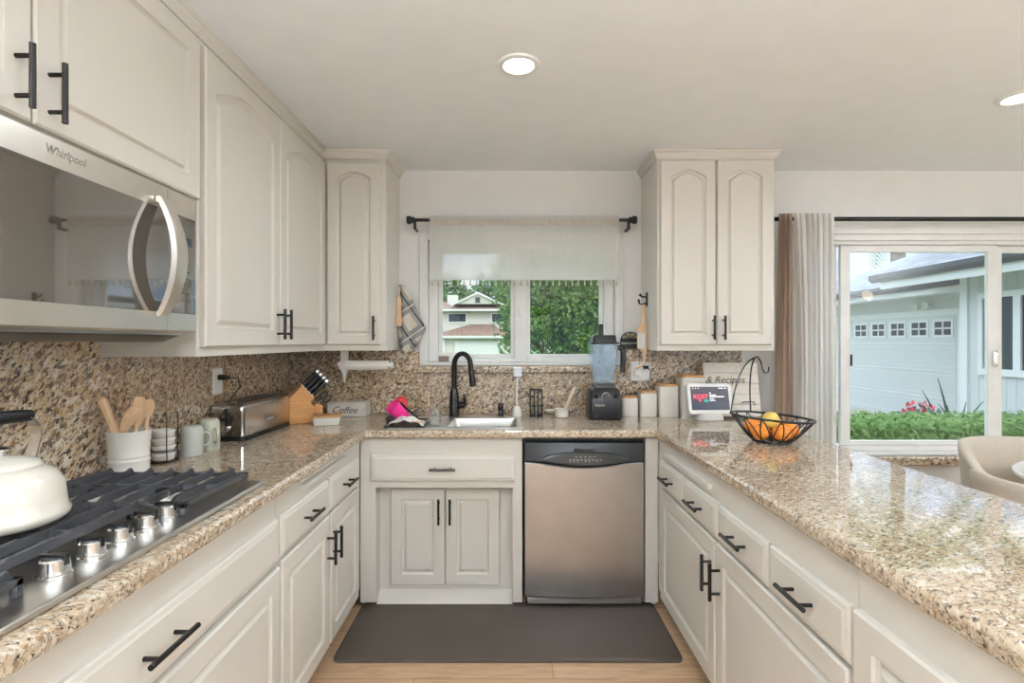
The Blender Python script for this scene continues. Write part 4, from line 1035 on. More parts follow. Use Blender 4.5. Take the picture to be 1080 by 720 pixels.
pa, pb = Vector(rimp(R(150))), Vector(rimp(R(96)))
g.tube(bez(pa, pa+Vector((.03, .0, .22)), tp), .0035, 8); 
g.tube(bez(pb, pb+Vector((-.012, 0, .20)), tp), .0035, 8)
hk = [tp+Vector((.0, 0, 0)), tp+Vector((.008, -.01, .006)), tp+Vector((.014, -.03, -.015)), tp+Vector((.017, -.04, -.05)), tp+Vector((.024, -.05, -.068)), tp+Vector((.035, -.056, -.062)), tp+Vector((.038, -.058, -.038))]
g.tube(hk, .0035, 8)
obj('banana_hook', g, M_BLK, t)
M_OR = pr('orange_peel', (238, 142, 48), .42, var=.12, vscale=18, bump=.3, bscale=160)
M_LEM = pr('yellow_peel', (226, 196, 104), .42, var=.08, vscale=18, bump=.25, bscale=160)
M_STEM = pr('fruit_stem', (92, 98, 52), .7)
spots = [(-.064, -.030, .048, 0, 'orange at the left front of the wire fruit basket'), (.008, -.070, .050, 0, 'orange at the front middle of the wire fruit basket'), (.072, -.018, .050, 0, 'orange at the right of the wire fruit basket'),
         (-.060, .050, .060, 0, 'orange at the left rear of the wire fruit basket'), (.046, .062, .060, 0, 'orange at the right rear of the wire fruit basket'), (-.006, .000, .093, 1, 'pale yellow fruit on top of the oranges in the wire basket')]
f0 = None
for dx, dy, dz, kind, lab in spots:
    r_ = .038
    if kind == 0 and f0 is not None: dup(f0, (fx+dx, fy+dy, CT+dz), dx*40, lab); continue
    q = thing('lemon' if kind else 'orange', lab, 'fruit', (0, 0, 0), None if kind else 'oranges in the wire basket')
    if kind: obj('flesh', G().lathe([(.004, -.036), (.02, -.033), (.034, -.018), (.037, 0), (.033, .016), (.02, .031), (.008, .038), (.002, .041)], (0, 0, 0), 24), M_LEM, q, ang=80)
    else: obj('flesh', G().sphere((0, 0, 0), r_, r_, r_*.92), M_OR, q, ang=80)
    obj('stem', G().lathe([(.005, .0), (.006, .002), (.003, .005)], (0, 0, .040 if kind else r_*.92-.001), 8), M_STEM, q)
    place(q, (fx+dx, fy+dy, CT+dz), 0, (R(25), R(-15), 0) if not kind else (R(20), R(30), 0))
    if kind == 0: f0 = q

# ------------------------------------------------------------------ dish rack corner left of the sink
t = thing('dish_rack', 'black over-sink dish rack at the left end of the sink', 'dish rack', (-.54, 2.86, CT))
obj('tray', G().loft([rrect(-.535, 2.84, .205, .28, .02, CT+z) for z in (.0045, .013)]+[rrect(-.535, 2.84, .195, .27, .018, CT+.0131), rrect(-.535, 2.84, .19, .265, .018, CT+.009)]), M_BLK, t)
g = G()
for i in range(7):
    y = 2.74+.035*i
    g.tube([(-.625, y, CT+.01), (-.628, y, CT+.045), (-.628, y+.02, CT+.045), (-.625, y+.02, CT+.01)], .0025, 6)
g.tube([(-.628, 2.72, CT+.05), (-.628, 2.97, CT+.05)], .003, 6); g.tube([(-.628, 2.97, CT+.05), (-.445, 2.97, CT+.05), (-.445, 2.97, CT+.01)], .003, 6)
obj('wire_rails', g, M_BLK, t)
M_PINK = pr('hot_pink_plastic', (236, 42, 142), .35)
d_ = Vector((.52, .52, -.66)).normalized(); mo = Vector((-.603, 2.76, CT+.108))
def tilted(g, prof, o, d, seg=28):
    zq = Vector((0, 0, 1)).rotation_difference(d)
    rings = [[o+zq @ Vector((max(r, 1e-4)*math.cos(2*PI*k/seg), max(r, 1e-4)*math.sin(2*PI*k/seg), h)) for k in range(seg)] for r, h in prof]
    return g.loft(rings)
obj('pink_cup', tilted(G(), [(.034, .004), (.036, 0), (.0385, 0), (.037, .03), (.030, .105), (.027, .108), (.024, .104), (.033, .02)][::1], mo, d_), M_PINK, None, 'bright pink plastic cup tipped over in the dish rack', 'cup', ang=50)
obj('red_cup', tilted(G(), [(.010, -.012), (.030, 0), (.032, .006), (.026, .060), (.022, .062)], Vector((-.600, 2.945, CT+.125)), Vector((.35, .1, -.9)).normalized()), pr('red_plastic', (196, 44, 44), .4), None, 'red plastic cup standing behind the pink cup', 'cup', ang=50)
obj('spatula_handle', G().tube([(-.59, 2.90, CT+.105), (-.545, 2.93, CT+.06), (-.50, 2.94, CT+.02)], .006, 8, rs=[.010, .006, .005]), M_BLK, None, 'black utensil handle lying in the dish rack beside the pink cup', 'utensil')
obj('chopstick', G().tube([(-.435, 2.88, CT+.015), (-.437, 2.93, CT+.155)], .0035, 8), M_LWOOD, None, 'thin wooden chopstick standing beside the glass jar', 'utensil')
def tw(u, v):
    x = -.615+.18*u; y = 2.705+.10*v
    z = CT+.015+.040*math.sin(PI*min(1, max(0, u*1.02)))**.7*math.sin(PI*(.18+.72*v))**.8+.004*math.sin(u*17+v*5)
    return (x, y, z)
M_TOWEL = bpy.data.materials.new('printed_tea_towel'); M_TOWEL.use_nodes = True
tt = M_TOWEL.node_tree; p_ = tt.nodes['Principled BSDF']; p_.inputs['Roughness'].default_value = .95
tcn = N('ShaderNodeTexCoord', tt); vo = N('ShaderNodeTexNoise', tt); vo.inputs['Scale'].default_value = 22; cr_ = N('ShaderNodeValToRGB', tt); cr_.color_ramp.interpolation = 'LINEAR'
cr_.color_ramp.elements[0].color = s2l((120, 176, 172))+(1,); cr_.color_ramp.elements[0].position = .33
cr_.color_ramp.elements[1].color = s2l((222, 176, 140))+(1,); cr_.color_ramp.elements[1].position = .68
for p, c_ in ((.39, (224, 224, 216)), (.60, (226, 224, 216))):
    e_ = cr_.color_ramp.elements.new(p); e_.color = s2l(c_)+(1,)
tt.links.new(tcn.outputs['Object'], vo.inputs['Vector']); tt.links.new(vo.outputs['Fac'], cr_.inputs[0]); tt.links.new(cr_.outputs[0], p_.inputs['Base Color'])
obj('tea_towel', G().grid(tw, 24, 14), M_TOWEL, None, 'crumpled white patterned tea towel on the dish rack', 'towel', solid=.004, ang=80)
obj('glass_jar', G().lathe([(.030, .0005), (.034, .004), (.034, .060), (.030, .078), (.030, .098), (.032, .100), (.0285, .100), (.0285, .078), (.031, .058), (.031, .006), (.004, .005)], (-.385, 2.775, CT+.0045), 32), M_JAR, None, 'empty clear glass jar on the sink deck', 'jar', ang=50)

# ------------------------------------------------------------------ towel on the cabinet side
t = thing('hand_towel', 'grey plaid hand towel hanging beside the corner cabinet', 'towel', (-.60, 3.2, 1.27))
L_ = [(-.652, 1.665), (-.660, 1.55), (-.662, 1.44), (-.668, 1.395), (-.656, 1.31), (-.640, 1.285)]
R_ = [(-.625, 1.672), (-.585, 1.60), (-.545, 1.50), (-.500, 1.42), (-.535, 1.345), (-.590, 1.272)]
def tow(u, v):
    i = min(4, int(v*5)); f = v*5-i
    a = (L_[i][0]*(1-f)+L_[i+1][0]*f, L_[i][1]*(1-f)+L_[i+1][1]*f); b = (R_[i][0]*(1-f)+R_[i+1][0]*f, R_[i][1]*(1-f)+R_[i+1][1]*f)
    return (a[0]*(1-u)+b[0]*u, 3.215-.025*u*(1-u)*4*(.3+v)+.010*math.sin(u*11+v*3)*v, a[1]*(1-u)+b[1]*u+.006*math.sin(u*9))
g = G(); g.grid(tow, 24, 30)
M_PLAID = bpy.data.materials.new('plaid_cloth'); M_PLAID.use_nodes = True
tt = M_PLAID.node_tree; p_ = tt.nodes['Principled BSDF']; p_.inputs['Roughness'].default_value = .95
tcn = N('ShaderNodeTexCoord', tt); mpn = N('ShaderNodeMapping', tt); mpn.inputs['Rotation'].default_value = (0, R(35), 0)
sp = N('ShaderNodeSeparateXYZ', tt); tt.links.new(tcn.outputs['Object'], mpn.inputs[0]); tt.links.new(mpn.outputs[0], sp.inputs[0])
def band(src, per, lo_, hi_):
    mo_ = N('ShaderNodeMath', tt); mo_.operation = 'PINGPONG'; mo_.inputs[1].default_value = per; tt.links.new(src, mo_.inputs[0])
    r_ = N('ShaderNodeMapRange', tt); r_.inputs['From Min'].default_value = lo_; r_.inputs['From Max'].default_value = hi_; tt.links.new(mo_.outputs[0], r_.inputs['Value']); return r_.outputs[0]
def mixc(fac, a, c_):
    x = N('ShaderNodeMix', tt); x.data_type = 'RGBA'; tt.links.new(fac, x.inputs[0])
    if isinstance(a, tuple): x.inputs[6].default_value = s2l(a)+(1,)
    else: tt.links.new(a, x.inputs[6])
    x.inputs[7].default_value = s2l(c_)+(1,); return x.outputs[2]
col = mixc(band(sp.outputs['X'], .055, .030, .032), (204, 194, 178), (156, 152, 146))
col = mixc(band(sp.outputs['Z'], .075, .045, .047), col, (138, 136, 134))
col = mixc(band(sp.outputs['X'], .055, .0505, .052), col, (40, 38, 38))
col = mixc(band(sp.outputs['Z'], .075, .071, .0725), col, (214, 206, 192))
tt.links.new(col, p_.inputs['Base Color'])
obj('cloth', g, M_PLAID, t, solid=.004, ang=80)
g = G().tube([(-.655, 3.2, 1.67), (-.653, 3.19, 1.675), (-.64, 3.188, 1.672)], .004, 8)
obj('loop', g, M_BLK, t)
g = G(); rings = []
for z, wd in ((1.60, .008), (1.56, .012), (1.50, .014), (1.45, .017), (1.43, .012)): rings.append([(-.652+wd*a, 3.172+.004*b, z) for a, b in ((-1, -1), (1, -1), (1, 1), (-1, 1))])
g.loft(rings); g.tube([(-.652, 3.172, 1.60), (-.650, 3.175, 1.64), (-.648, 3.185, 1.672)], .003, 8)
obj('wooden_scoop', g, M_LWOOD, None, 'small wooden paddle hanging in front of the plaid towel', 'utensil', bevel=.002)

# ------------------------------------------------------------------ window shade and rods
t = thing('window_shade', 'off-white linen window shade with tassel fringe over the sink window', 'window shade', (.07, 3.19, 2.07))
YS = 3.185
def sh(u, v): 
    z = 2.085-.375*v
    return (-.470+1.12*u, YS-.016-.003*math.sin(u*23)*v-.002*math.sin(u*61+v*4)*v, z+.004*math.sin(u*PI)*v)
obj('panel', G().grid(sh, 60, 12), M_SHADE, t, ang=80)
obj('rod_pocket', G().loft([[(x, YS+.019*math.cos(a), 2.045+.040*math.sin(a)) for a in [2*PI*k/20 for k in range(20)]] for x in (-.469, .649)], False, False), cloth('linen_band', (208, 200, 188), .25, 0, 160, .1), t)
obj('hem', G().box(-.470, .650, YS-.022, YS-.014, 1.703, 1.714), M_SHADE, t)
tas = None
for i in range(30):
    x = -.455+1.09*i/29
    if tas is None:
        g = G().lathe([(.002, -.034), (.006, -.032), (.0045, -.016), (.002, -.012), (.005, -.008), (.003, -.003), (.001, .0005)], (x, YS-.018, 1.7028), 8)
        tas = obj('tassel', g, pr('tassel_thread', (196, 188, 172), .9), t); tas0 = x
    else:
        c_ = tas.copy(); COL.objects.link(c_); c_.parent = t; c_.location = (x-tas0, 0, 0)
t = thing('curtain_rod', 'short black rod holding the window shade above the sink', 'curtain rod', (.07, 3.185, 2.06))
obj('rod', G().tube([(-.56, YS, 2.062), (.71, YS, 2.062)], .010, 14), M_BLK, t)
for sg, x in ((-1, -.56), (1, .71)):
    obj('finial', G().lathe([(.011, 0), (.018, sg*.004), (.018, sg*.02), (.024, sg*.024), (.024, sg*.045), (.02, sg*.048)], (x, YS, 2.062), 20, ax='x'), M_BLK, t)
    obj('bracket', G().box(x-sg*.0-.008, x+.008, YS-.01, YW-.001, 2.005, 2.018).box(x-.008, x+.008, YS-.008, YS+.008, 2.018, 2.051), M_BLK, t, bevel=.002)

t = thing('curtain_rod', 'long dark curtain rod above the dining window', 'curtain rod', (2.9, 3.15, 2.065))
obj('rod', G().tube([(1.52, 3.16, 2.062), (4.45, 3.16, 2.062)], .013, 14), M_BLACK, t)
for x in (1.50, 4.44): obj('bracket', G().box(x-.008, x+.008, 3.16, YW-.001, 2.05, 2.074), M_BLACK, t, bevel=.002)
def drape(xa, xb, n, amp, yb_, seed, flare):
    random.seed(seed); ph = random.random()*6
    def f(u, v):
        z = 2.085-2.07*v
        top = min(1, v/.035)
        A = amp*(.35+.65*top)*(1+.3*math.sin(v*5+u*4))
        x = xa+(xb-xa)*u+flare(v)*(u-1)+.006*math.sin(u*n*PI*2+1.5)
        y = yb_-A*math.sin(u*n*2*PI+ph+.5*math.sin(v*3))-A*.35*math.sin(u*n*4.6*PI+v*2)
        return (x, y, z)
    return f
obj('drape', G().grid(drape(1.568, 1.645, 3, .016, 3.118, 2, lambda v: .06*v), 60, 40), M_DRAPE, None, 'gathered tan drape at the left end of the dining window', 'curtain', solid=.002, ang=80)
obj('sheer_curtain', G().grid(drape(1.652, 1.886, 7, .017, 3.115, 5, lambda v: -.03*math.sin(v*PI)), 150, 40), M_SHEER, None, 'gathered sheer white curtain right of the tan drape', 'curtain', ang=80)

# ------------------------------------------------------------------ floor mat
g = G().loft([rrect(-.005, 2.482, sx, sy, .03, z) for z, sx, sy in ((.0006, 1.47, .50), (.012, 1.47, .50), (.016, 1.455, .485), (.0165, 1.44, .47))])
obj('floor_mat', g, pr('black_rubber_mat', (72, 63, 55), .55, bump=.25, bscale=400, var=.08, vscale=5), None, 'dark cushioned kitchen mat on the floor before the sink', 'mat', ang=30)

# ------------------------------------------------------------------ dining table and chairs
t = thing('dining_table', 'round pale dining table beyond the peninsula', 'table', (2.81, 2.12, 0))
obj('tabletop', G().lathe([(.50, .722), (.585, .728), (.60, .738), (.598, .748), (.585, .752), (.58, .7505), (.01, .7505)], (2.81, 2.12, 0), 64), pr('pale_table_top', (216, 210, 204), .2, var=.05, vscale=14), t, ang=40)
obj('pedestal', G().lathe([(.28, 0), (.28, .02), (.10, .05), (.055, .12), (.05, .5), (.08, .66), (.22, .7215)], (2.81, 2.12, 0), 40), M_WHITE, t, ang=60)
def chair():
    t = thing('dining_chair', '', 'chair', (0, 0, 0), 'oatmeal upholstered chairs round the dining table')
    # local: opens towards -y
    def shell(u, v):
        a = R(-20+220*u); s = math.sin(PI*u)
        top = .645+.195*max(0, math.sin(R(-20+220*u)))**.55 if math.sin(R(-20+220*u)) > 0 else .645
        z = .40+(top-.40)*v; r = .265+.035*v
        return (r*math.cos(a)*1.0, r*math.sin(a)*.95, z)
    g = G(); nu, nv, th = 36, 8, .07
    rings = []
    for i in range(nu+1):
        u = i/nu; a = R(-20+220*u); sn = max(0, math.sin(a)); top = .655+.175*min(1, sn*1.35)**.55
        ring_ = []
        for k in range(16):
            b = 2*PI*k/16
            # rounded section, thin in radius, tall in z
            rr = .285+.03*math.sin(b)+.5*th*math.copysign(abs(math.cos(b))**.6, math.cos(b)); z = .40+(top-.40)*(.5+.5*math.copysign(abs(math.sin(b))**.45, math.sin(b)))
            ring_.append((rr*math.cos(a), rr*math.sin(a)*.95, z))
        rings.append(ring_)
    g.loft(rings); obj('backrest', g, M_CHAIR, t, ang=70)
    obj('seat', G().loft([rrect(0, -.02, sx, sy, .2, z) for z, sx, sy in ((.36, .46, .46), (.38, .50, .48), (.44, .50, .48), (.47, .46, .44))]), M_CHAIR, t, ang=60)
    for sx in (-1, 1):
        for sy in (-1, 1): obj('leg', G().tube([(sx*.17, sy*.15, .36), (sx*.22, sy*.20, 0)], .015, 10, rs=[.018, .011]), M_LID, t)
    return t
c0 = chair(); c0['label'] = 'oatmeal barrel dining chair on the window side of the round table'; place(c0, (2.60, 2.60, 0), R(6))
dup(c0, (2.13, 1.98, 0), R(97), 'oatmeal barrel dining chair tucked in beside the peninsula')
# ------------------------------------------------------------------ dining pendant and added fill lamps (outside the frame)
M_GLOBE = pr('lamp_globe', (255, 240, 216), .4, emit=GLOBE, var=0)
def pendant(x, y, z, label):
    t = thing('pendant_lamp', label, 'lamp', (x, y, z), 'pendant lamps')
    obj('canopy', G().lathe([(.06, 0), (.06, -.02), (.02, -.03)], (x, y, ZC-.0005), 24), M_BLACK, t)
    obj('stem', G().tube([(x, y, ZC-.03), (x, y, z+.10)], .007, 8), M_BLACK, t)
    g = G(); gl = []
    for i in range(5):
        a = 2*PI*i/5; g.tube([(x, y, z+.10), (x+.15*math.cos(a), y+.15*math.sin(a), z+.06), (x+.22*math.cos(a), y+.22*math.sin(a), z+.07)], .007, 8)
        obj('globe', G().sphere((x+.22*math.cos(a), y+.22*math.sin(a), z+.115), .042, u=16, v=10), M_GLOBE, t)
    obj('arms', g, M_BLACK, t)
pendant(3.35, 1.3, 1.67, 'black five-globe pendant lamp over the dining area outside the picture')
pendant(3.3, -1.9, 1.95, 'added black five-globe pendant lamp behind the camera')  # unseen second pendant, added to light the ceiling

def added_uplight(x, y, label):  # added lamp, throws fill light up to the ceiling from out of view
    t = thing('added_floor_lamp', label, 'lamp', (x, y, 0), 'added fill lamps')
    obj('base', G().lathe([(.14, .0005), (.14, .02), (.03, .035)], (x, y, 0), 32), M_BLACK, t)
    obj('pole', G().tube([(x, y, .03), (x, y, 1.72)], .014, 12), M_BLACK, t)
    obj('bowl', G().lathe([(.02, 1.70), (.06, 1.71), (.16, 1.78), (.19, 1.83), (.185, 1.83), (.15, 1.785), (.05, 1.72), (.01, 1.715)], (x, y, 0), 40), M_BLACK, t, ang=60)
    l = bpy.data.lights.new('lamp', 'AREA'); l.shape = 'DISK'; l.size = .26; l.energy = FILL_W; l.color = (.82, .92, 1)
    lo = bpy.data.objects.new('lamp', l); COL.objects.link(lo); lo.parent = t; lo.location = (0, 0, 1.80); lo.rotation_euler = (PI, 0, 0)
added_uplight(-.7, -1.2, 'added black upward fill lamp behind the camera at the left')
added_uplight(.45, -1.0, 'added black upward fill lamp behind the camera at the right')
added_uplight(4.3, -.6, 'added black upward fill lamp in the dining corner outside the picture')

# ------------------------------------------------------------------ outside
M_LAWN = pr('lawn_grass', (104, 128, 76), .95, var=.25, vscale=3)
M_CONC = pr('driveway_concrete', (186, 180, 170), .9, var=.06, vscale=2)
obj('bounce_patio', G().box(-12, 14, -14, YB-.2, -.3, -.02), M_CONC, None, kind='structure')  # unseen ground added to bounce sunlight in through the rear glazing
M_SIDING = pr('white_siding', (190, 195, 194), .7, var=.015)
M_GTRIM = pr('garage_trim', (208, 211, 210), .6, var=.01)
M_GUT = pr('dark_gutter', (70, 72, 78), .5)
M_WING = pr('dark_window_glass', (54, 64, 72), .08)
obj('lawn', G().box(-60, 60, YW+.2, 95, -.62, -.32), M_LAWN, None, kind='structure')
obj('driveway', G().box(4.2, 9.2, 6.6, 30, -.3195, -.27), M_CONC, None, kind='structure')
def shingles(name, c1, c2):
    m = bpy.data.materials.new(name); m.use_nodes = True
    t = m.node_tree; b = t.nodes['Principled BSDF']; b.inputs['Roughness'].default_value = .9
    tcn = N('ShaderNodeTexCoord', t); mpn = N('ShaderNodeMapping', t); mpn.inputs['Rotation'].default_value = (0, 0, R(90))
    br = N('ShaderNodeTexBrick', t); br.inputs['Scale'].default_value = 1; br.inputs['Brick Width'].default_value = .45; br.inputs['Row Height'].default_value = .16; br.inputs['Mortar Size'].default_value = .012
    br.inputs['Color1'].default_value = s2l(c1)+(1,); br.inputs['Color2'].default_value = s2l(c2)+(1,); br.inputs['Mortar'].default_value = tuple(x*.55 for x in s2l(c1))+(1,)
    t.links.new(tcn.outputs['Object'], mpn.inputs[0]); t.links.new(mpn.outputs[0], br.inputs['Vector']); t.links.new(br.outputs['Color'], b.inputs['Base Color'])
    return m
M_SHIN = shingles('grey_shingles', (136, 140, 148), (158, 162, 168)); M_SHINB = shingles('brown_shingles', (128, 98, 82), (146, 114, 96))
# garage: wall runs away from us at x = XG(y)
t = thing('garage_house', 'white house with garage door and grey shingle roof outside the dining window', 'house', (9.5, 10, -.3))
XG = 8.55; GY0, GY1 = 10.2, 15.1
obj('wall', G().box(XG, XG+3.5, 8.95, 15.6, -.30, 2.30), M_SIDING, t)
# door
g = G()
gd = obj('door', G().box(XG-.035, XG-.0005, GY0, GY1, -.27, 1.86), M_SIDING, t, 'white sectional garage door')
g = G()
for z in (.22, .76, 1.30): g.box(XG-.044, XG-.0355, GY0+.02, GY1-.02, z-.012, z+.012)
for z in (.30, .68, .84, 1.22, -.18, .14): g.box(XG-.040, XG-.0355, GY0+.02, GY1-.02, z-.006, z+.006)
obj('panel_rails', g, M_GTRIM, gd)
nl = 8
for i in range(nl):
    y = GY0+.31+i*(GY1-GY0-.62)/(nl-1)
    fr = G().cells([y-.25, y-.2, y+.2, y+.25], [1.42, 1.47, 1.73, 1.78], lambda u, v: not (y-.2 < u < y+.2 and 1.47 < v < 1.73), XG-.05, XG-.0355, lambda u, v, d: (d, u, v))
    fr.box(XG-.05, XG-.0355, y-.015, y+.015, 1.47, 1.73); fr.box(XG-.05, XG-.0355, y-.2, y+.2, 1.585, 1.615)
    f_ = obj('lite_frame', fr, M_GTRIM, gd)
    obj('lite', G().box(XG-.0385, XG-.0355, y-.2, y+.2, 1.47, 1.73), M_WING, f_)
obj('door_trim', G().cells([GY0-.12, GY0-.001, GY1+.001, GY1+.12], [-.3, 1.861, 1.98], lambda u, v: not (GY0 < u < GY1 and v < 1.861), XG-.03, XG-.0005, lambda u, v, d: (d, u, v)), M_GTRIM, t)
EX, EZ = 8.0, 2.24
obj('fascia', G().box(EX, EX+.04, 8.9, 15.5, EZ, EZ+.14), M_GTRIM, t)
obj('soffit', G().box(EX+.041, XG-.0005, 8.9, 15.5, EZ+.02, EZ+.04), M_GTRIM, t)
obj('gutter', G().loft([[(EX-.11, y, EZ+.24), (EX-.11, y, EZ+.18), (EX-.05, y, EZ+.11), (EX-.001, y, EZ+.11), (EX-.001, y, EZ+.24)] for y in (8.9, 15.5)]), M_GUT, t)
RZ = EZ+.20
def slab(pts, th=.06):
    return G().loft([[Vector(p) for p in pts], [Vector(p)+Vector((0, 0, th)) for p in pts]])
obj('roof', slab([(EX-.02, 8.0, RZ), (EX-.02, 15.5, RZ), (EX+2.4, 13.1, RZ+1.17), (EX+2.4, 8.0, RZ+1.17)]), M_SHIN, t)
fl = obj('flood_light', G().box(XG-.06, XG-.0005, 10.86, 11.0, 2.03, 2.13), M_WHITE, t, 'white twin flood light')
g = G()
for dy in (-.14, .14):
    g.lathe([(.03, 0), (.07, -.10), (.075, -.12), (.06, -.121)], (XG-.06, 10.93+dy, 2.06), 16, ax='x')
    g.tube([(XG-.05, 10.93, 2.08), (XG-.07, 10.93+dy, 2.06)], .012, 6)
obj('lamp_heads', g, M_GREYCER, fl)
# near wing
XN = 7.55
g = G().cells([3.6, 4.55, 6.05, 6.75, 8.45, 8.93], [-.3, .72, 2.0, 2.5], lambda u, v: True, XN, XN+.2, lambda u, v, d: (d, u, v)); g.box(XN+.201, XN+3, 3.6, 8.93, -.3, 2.5)
for i in range(33): g.box(XN-.006, XN-.0005, 3.65+.16*i, 3.662+.16*i, -.3, 2.45)
obj('wall', g, M_SIDING, t)
fr = obj('window_frame', G().cells([6.2, 6.3, 7.86, 7.98, 8.5, 8.58], [.81, .915, 2.02, 2.11], lambda u, v: not (.915 < v < 2.02 and (6.3 < u < 7.86 or 7.98 < u < 8.5)), XN-.05, XN-.007, lambda u, v, d: (d, u, v)), M_GTRIM, t)
for ya, yb in ((6.3, 7.86), (7.98, 8.5)): obj('pane', G().box(XN-.02, XN-.0075, ya-.002, yb+.002, .913, 2.022), M_WING, fr)
obj('corner_trim', G().box(XN-.03, XN+.12, 8.80, 8.944, -.3, 2.46), M_GTRIM, t)
NX, NZ = 7.0, 2.32
obj('fascia', G().box(NX, NX+.04, 3.5, 10.1, NZ, NZ+.15), M_GTRIM, t)
obj('soffit', G().box(NX+.041, XN+.5, 3.5, 10.1, NZ+.16, NZ+.18), M_GTRIM, t)
obj('gutter', G().loft([[(NX-.11, y, NZ+.27), (NX-.11, y, NZ+.19), (NX-.05, y, NZ+.13), (NX-.001, y, NZ+.13), (NX-.001, y, NZ+.27)] for y in (3.5, 10.28)]), M_GUT, t)
RZ2 = NZ+.23
obj('roof', slab([(NX-.02, 3.5, RZ2), (NX-.02, 10.28, RZ2), (NX+1.5, 8.78, RZ2+.72), (NX+1.5, 3.5, RZ2+.72)]), M_SHIN, t)

# hedge and plants
def leaf(g, c, n, up, ln, wd):
    n = n.normalized(); x = n.cross(up)
    if x.length < 1e-3: x = Vector((1, 0, 0))
    x.normalize(); y = x.cross(n)
    c = Vector(c); v = [g.bm.verts.new(p) for p in (c-y*ln*.5, c+x*wd*.5+n*wd*.12, c+y*ln*.5, c-x*wd*.5+n*wd*.12)]
    g.bm.faces.new(v)
def rv(): return Vector((random.gauss(0, 1), random.gauss(0, 1), random.gauss(0, 1))).normalized()
def foliage(name, c1, c2, c3, tl=.3, vs=6):
    m = bpy.data.materials.new(name); m.use_nodes = True; t = m.node_tree; t.nodes.clear()
    o = N('ShaderNodeOutputMaterial', t); d = N('ShaderNodeBsdfDiffuse', t); tr = N('ShaderNodeBsdfTranslucent', t); mx = N('ShaderNodeMixShader', t); mx.inputs[0].default_value = tl
    tcn = N('ShaderNodeTexCoord', t); n = N('ShaderNodeTexNoise', t); n.inputs['Scale'].default_value = vs; n.inputs['Detail'].default_value = 8; n.inputs['Roughness'].default_value = .75
    r = N('ShaderNodeValToRGB', t); r.color_ramp.elements[0].position = .32; r.color_ramp.elements[1].position = .68
    r.color_ramp.elements[0].color = s2l(c1)+(1,); r.color_ramp.elements[1].color = s2l(c3)+(1,); e = r.color_ramp.elements.new(.5); e.color = s2l(c2)+(1,)
    t.links.new(tcn.outputs['Object'], n.inputs['Vector']); t.links.new(n.outputs['Fac'], r.inputs[0])
    for q in (d, tr): t.links.new(r.outputs[0], q.inputs[0])
    t.links.new(d.outputs[0], mx.inputs[1]); t.links.new(tr.outputs[0], mx.inputs[2]); t.links.new(mx.outputs[0], o.inputs[0])
    return m
M_HEDGE = foliage('hedge_leaves', (66, 96, 56), (112, 142, 84), (160, 182, 124), .2, 9)
M_TREE = foliage('tree_leaves', (62, 94, 50), (106, 138, 76), (172, 192, 124), .35, 4)
M_TREED = foliage('dark_tree_leaves', (60, 92, 52), (84, 120, 66), (120, 152, 92), .3, 1)
M_BARK = pr('bark', (92, 76, 62), .9, var=.2, vscale=20, bump=.5, bscale=40)
random.seed(11)
t = thing('hedge', 'clipped green hedge just outside the dining window', 'hedge', (5, 5.4, -.32))
g = G().box(1.2, 7.3, 5.12, 5.95, -.32, .50)
for i in range(15000):
    x = random.uniform(1.15, 7.35)
    if random.random() < .55: c_ = (x, 5.1+random.uniform(-.03, .03), random.uniform(-.2, .56)); n = Vector((0, -1, .3))
    else: c_ = (x, random.uniform(5.1, 5.95), .54+random.uniform(-.03, .03)); n = Vector((0, -.2, 1))
    leaf(g, c_, n+rv()*.6, rv(), random.uniform(.04, .065), .03)
obj('leaves', g, M_HEDGE, t, ang=80)
M_RED = pr('red_bract', (196, 40, 72), .6, var=.2, vscale=20); M_SPIKE = pr('dark_blade_leaf', (62, 88, 74), .6, var=.15)
def flower(x, y, lab, seed):
    random.seed(seed)
    t = thing('red_flower', lab, 'flower', (x, y, -.27))
    g = G()
    for i in range(12): leaf(g, (x+random.gauss(0, .04), y+random.gauss(0, .04), .55+random.uniform(-.05, .07)), rv()+Vector((0, -1, .5)), rv(), .08, .04)
    obj('petals', g, M_RED, t)
    g = G().tube([(x, y, -.27), (x, y, .56)], .01, 6)
    for i in range(14): leaf(g, (x+random.gauss(0, .07), y+random.gauss(0, .06), .49+random.uniform(-.08, .05)), rv()+Vector((0, -1, .5)), rv(), .14, .06)
    obj('stem', g, M_SPIKE, t)
flower(4.70, 6.3, 'red flowering plant peeking over the hedge, left one', 1); flower(4.99, 6.45, 'red flowering plant peeking over the hedge, right one beside the blade leaves', 5)
t = thing('blade_leaf_plant', 'plant with long dark arching blade leaves behind the hedge', 'plant', (5.5, 6.6, -.27))
g = G()
for (dx, dz, bend) in ((-.16, .92, -.10), (-.34, .78, -.12), (-.02, .70, -.18), (.10, .86, .34), (.12, .80, .40), (.03, .6, .1), (.0, .75, -.3)):
    rings = []
    for i in range(9):
        s = i/8; x = 5.52+dx*s+bend*s*s*.8; z = -.27+(dz+.27+.06)*(s-.24*s**3*abs(bend)*3); wd = .028*(1-s)**.6+.002
        rings.append([(x-wd, 6.6, z), (x, 6.6-.008, z), (x+wd, 6.6, z), (x, 6.6+.008, z)])
    g.loft(rings)
obj('leaves', g, M_SPIKE, t)

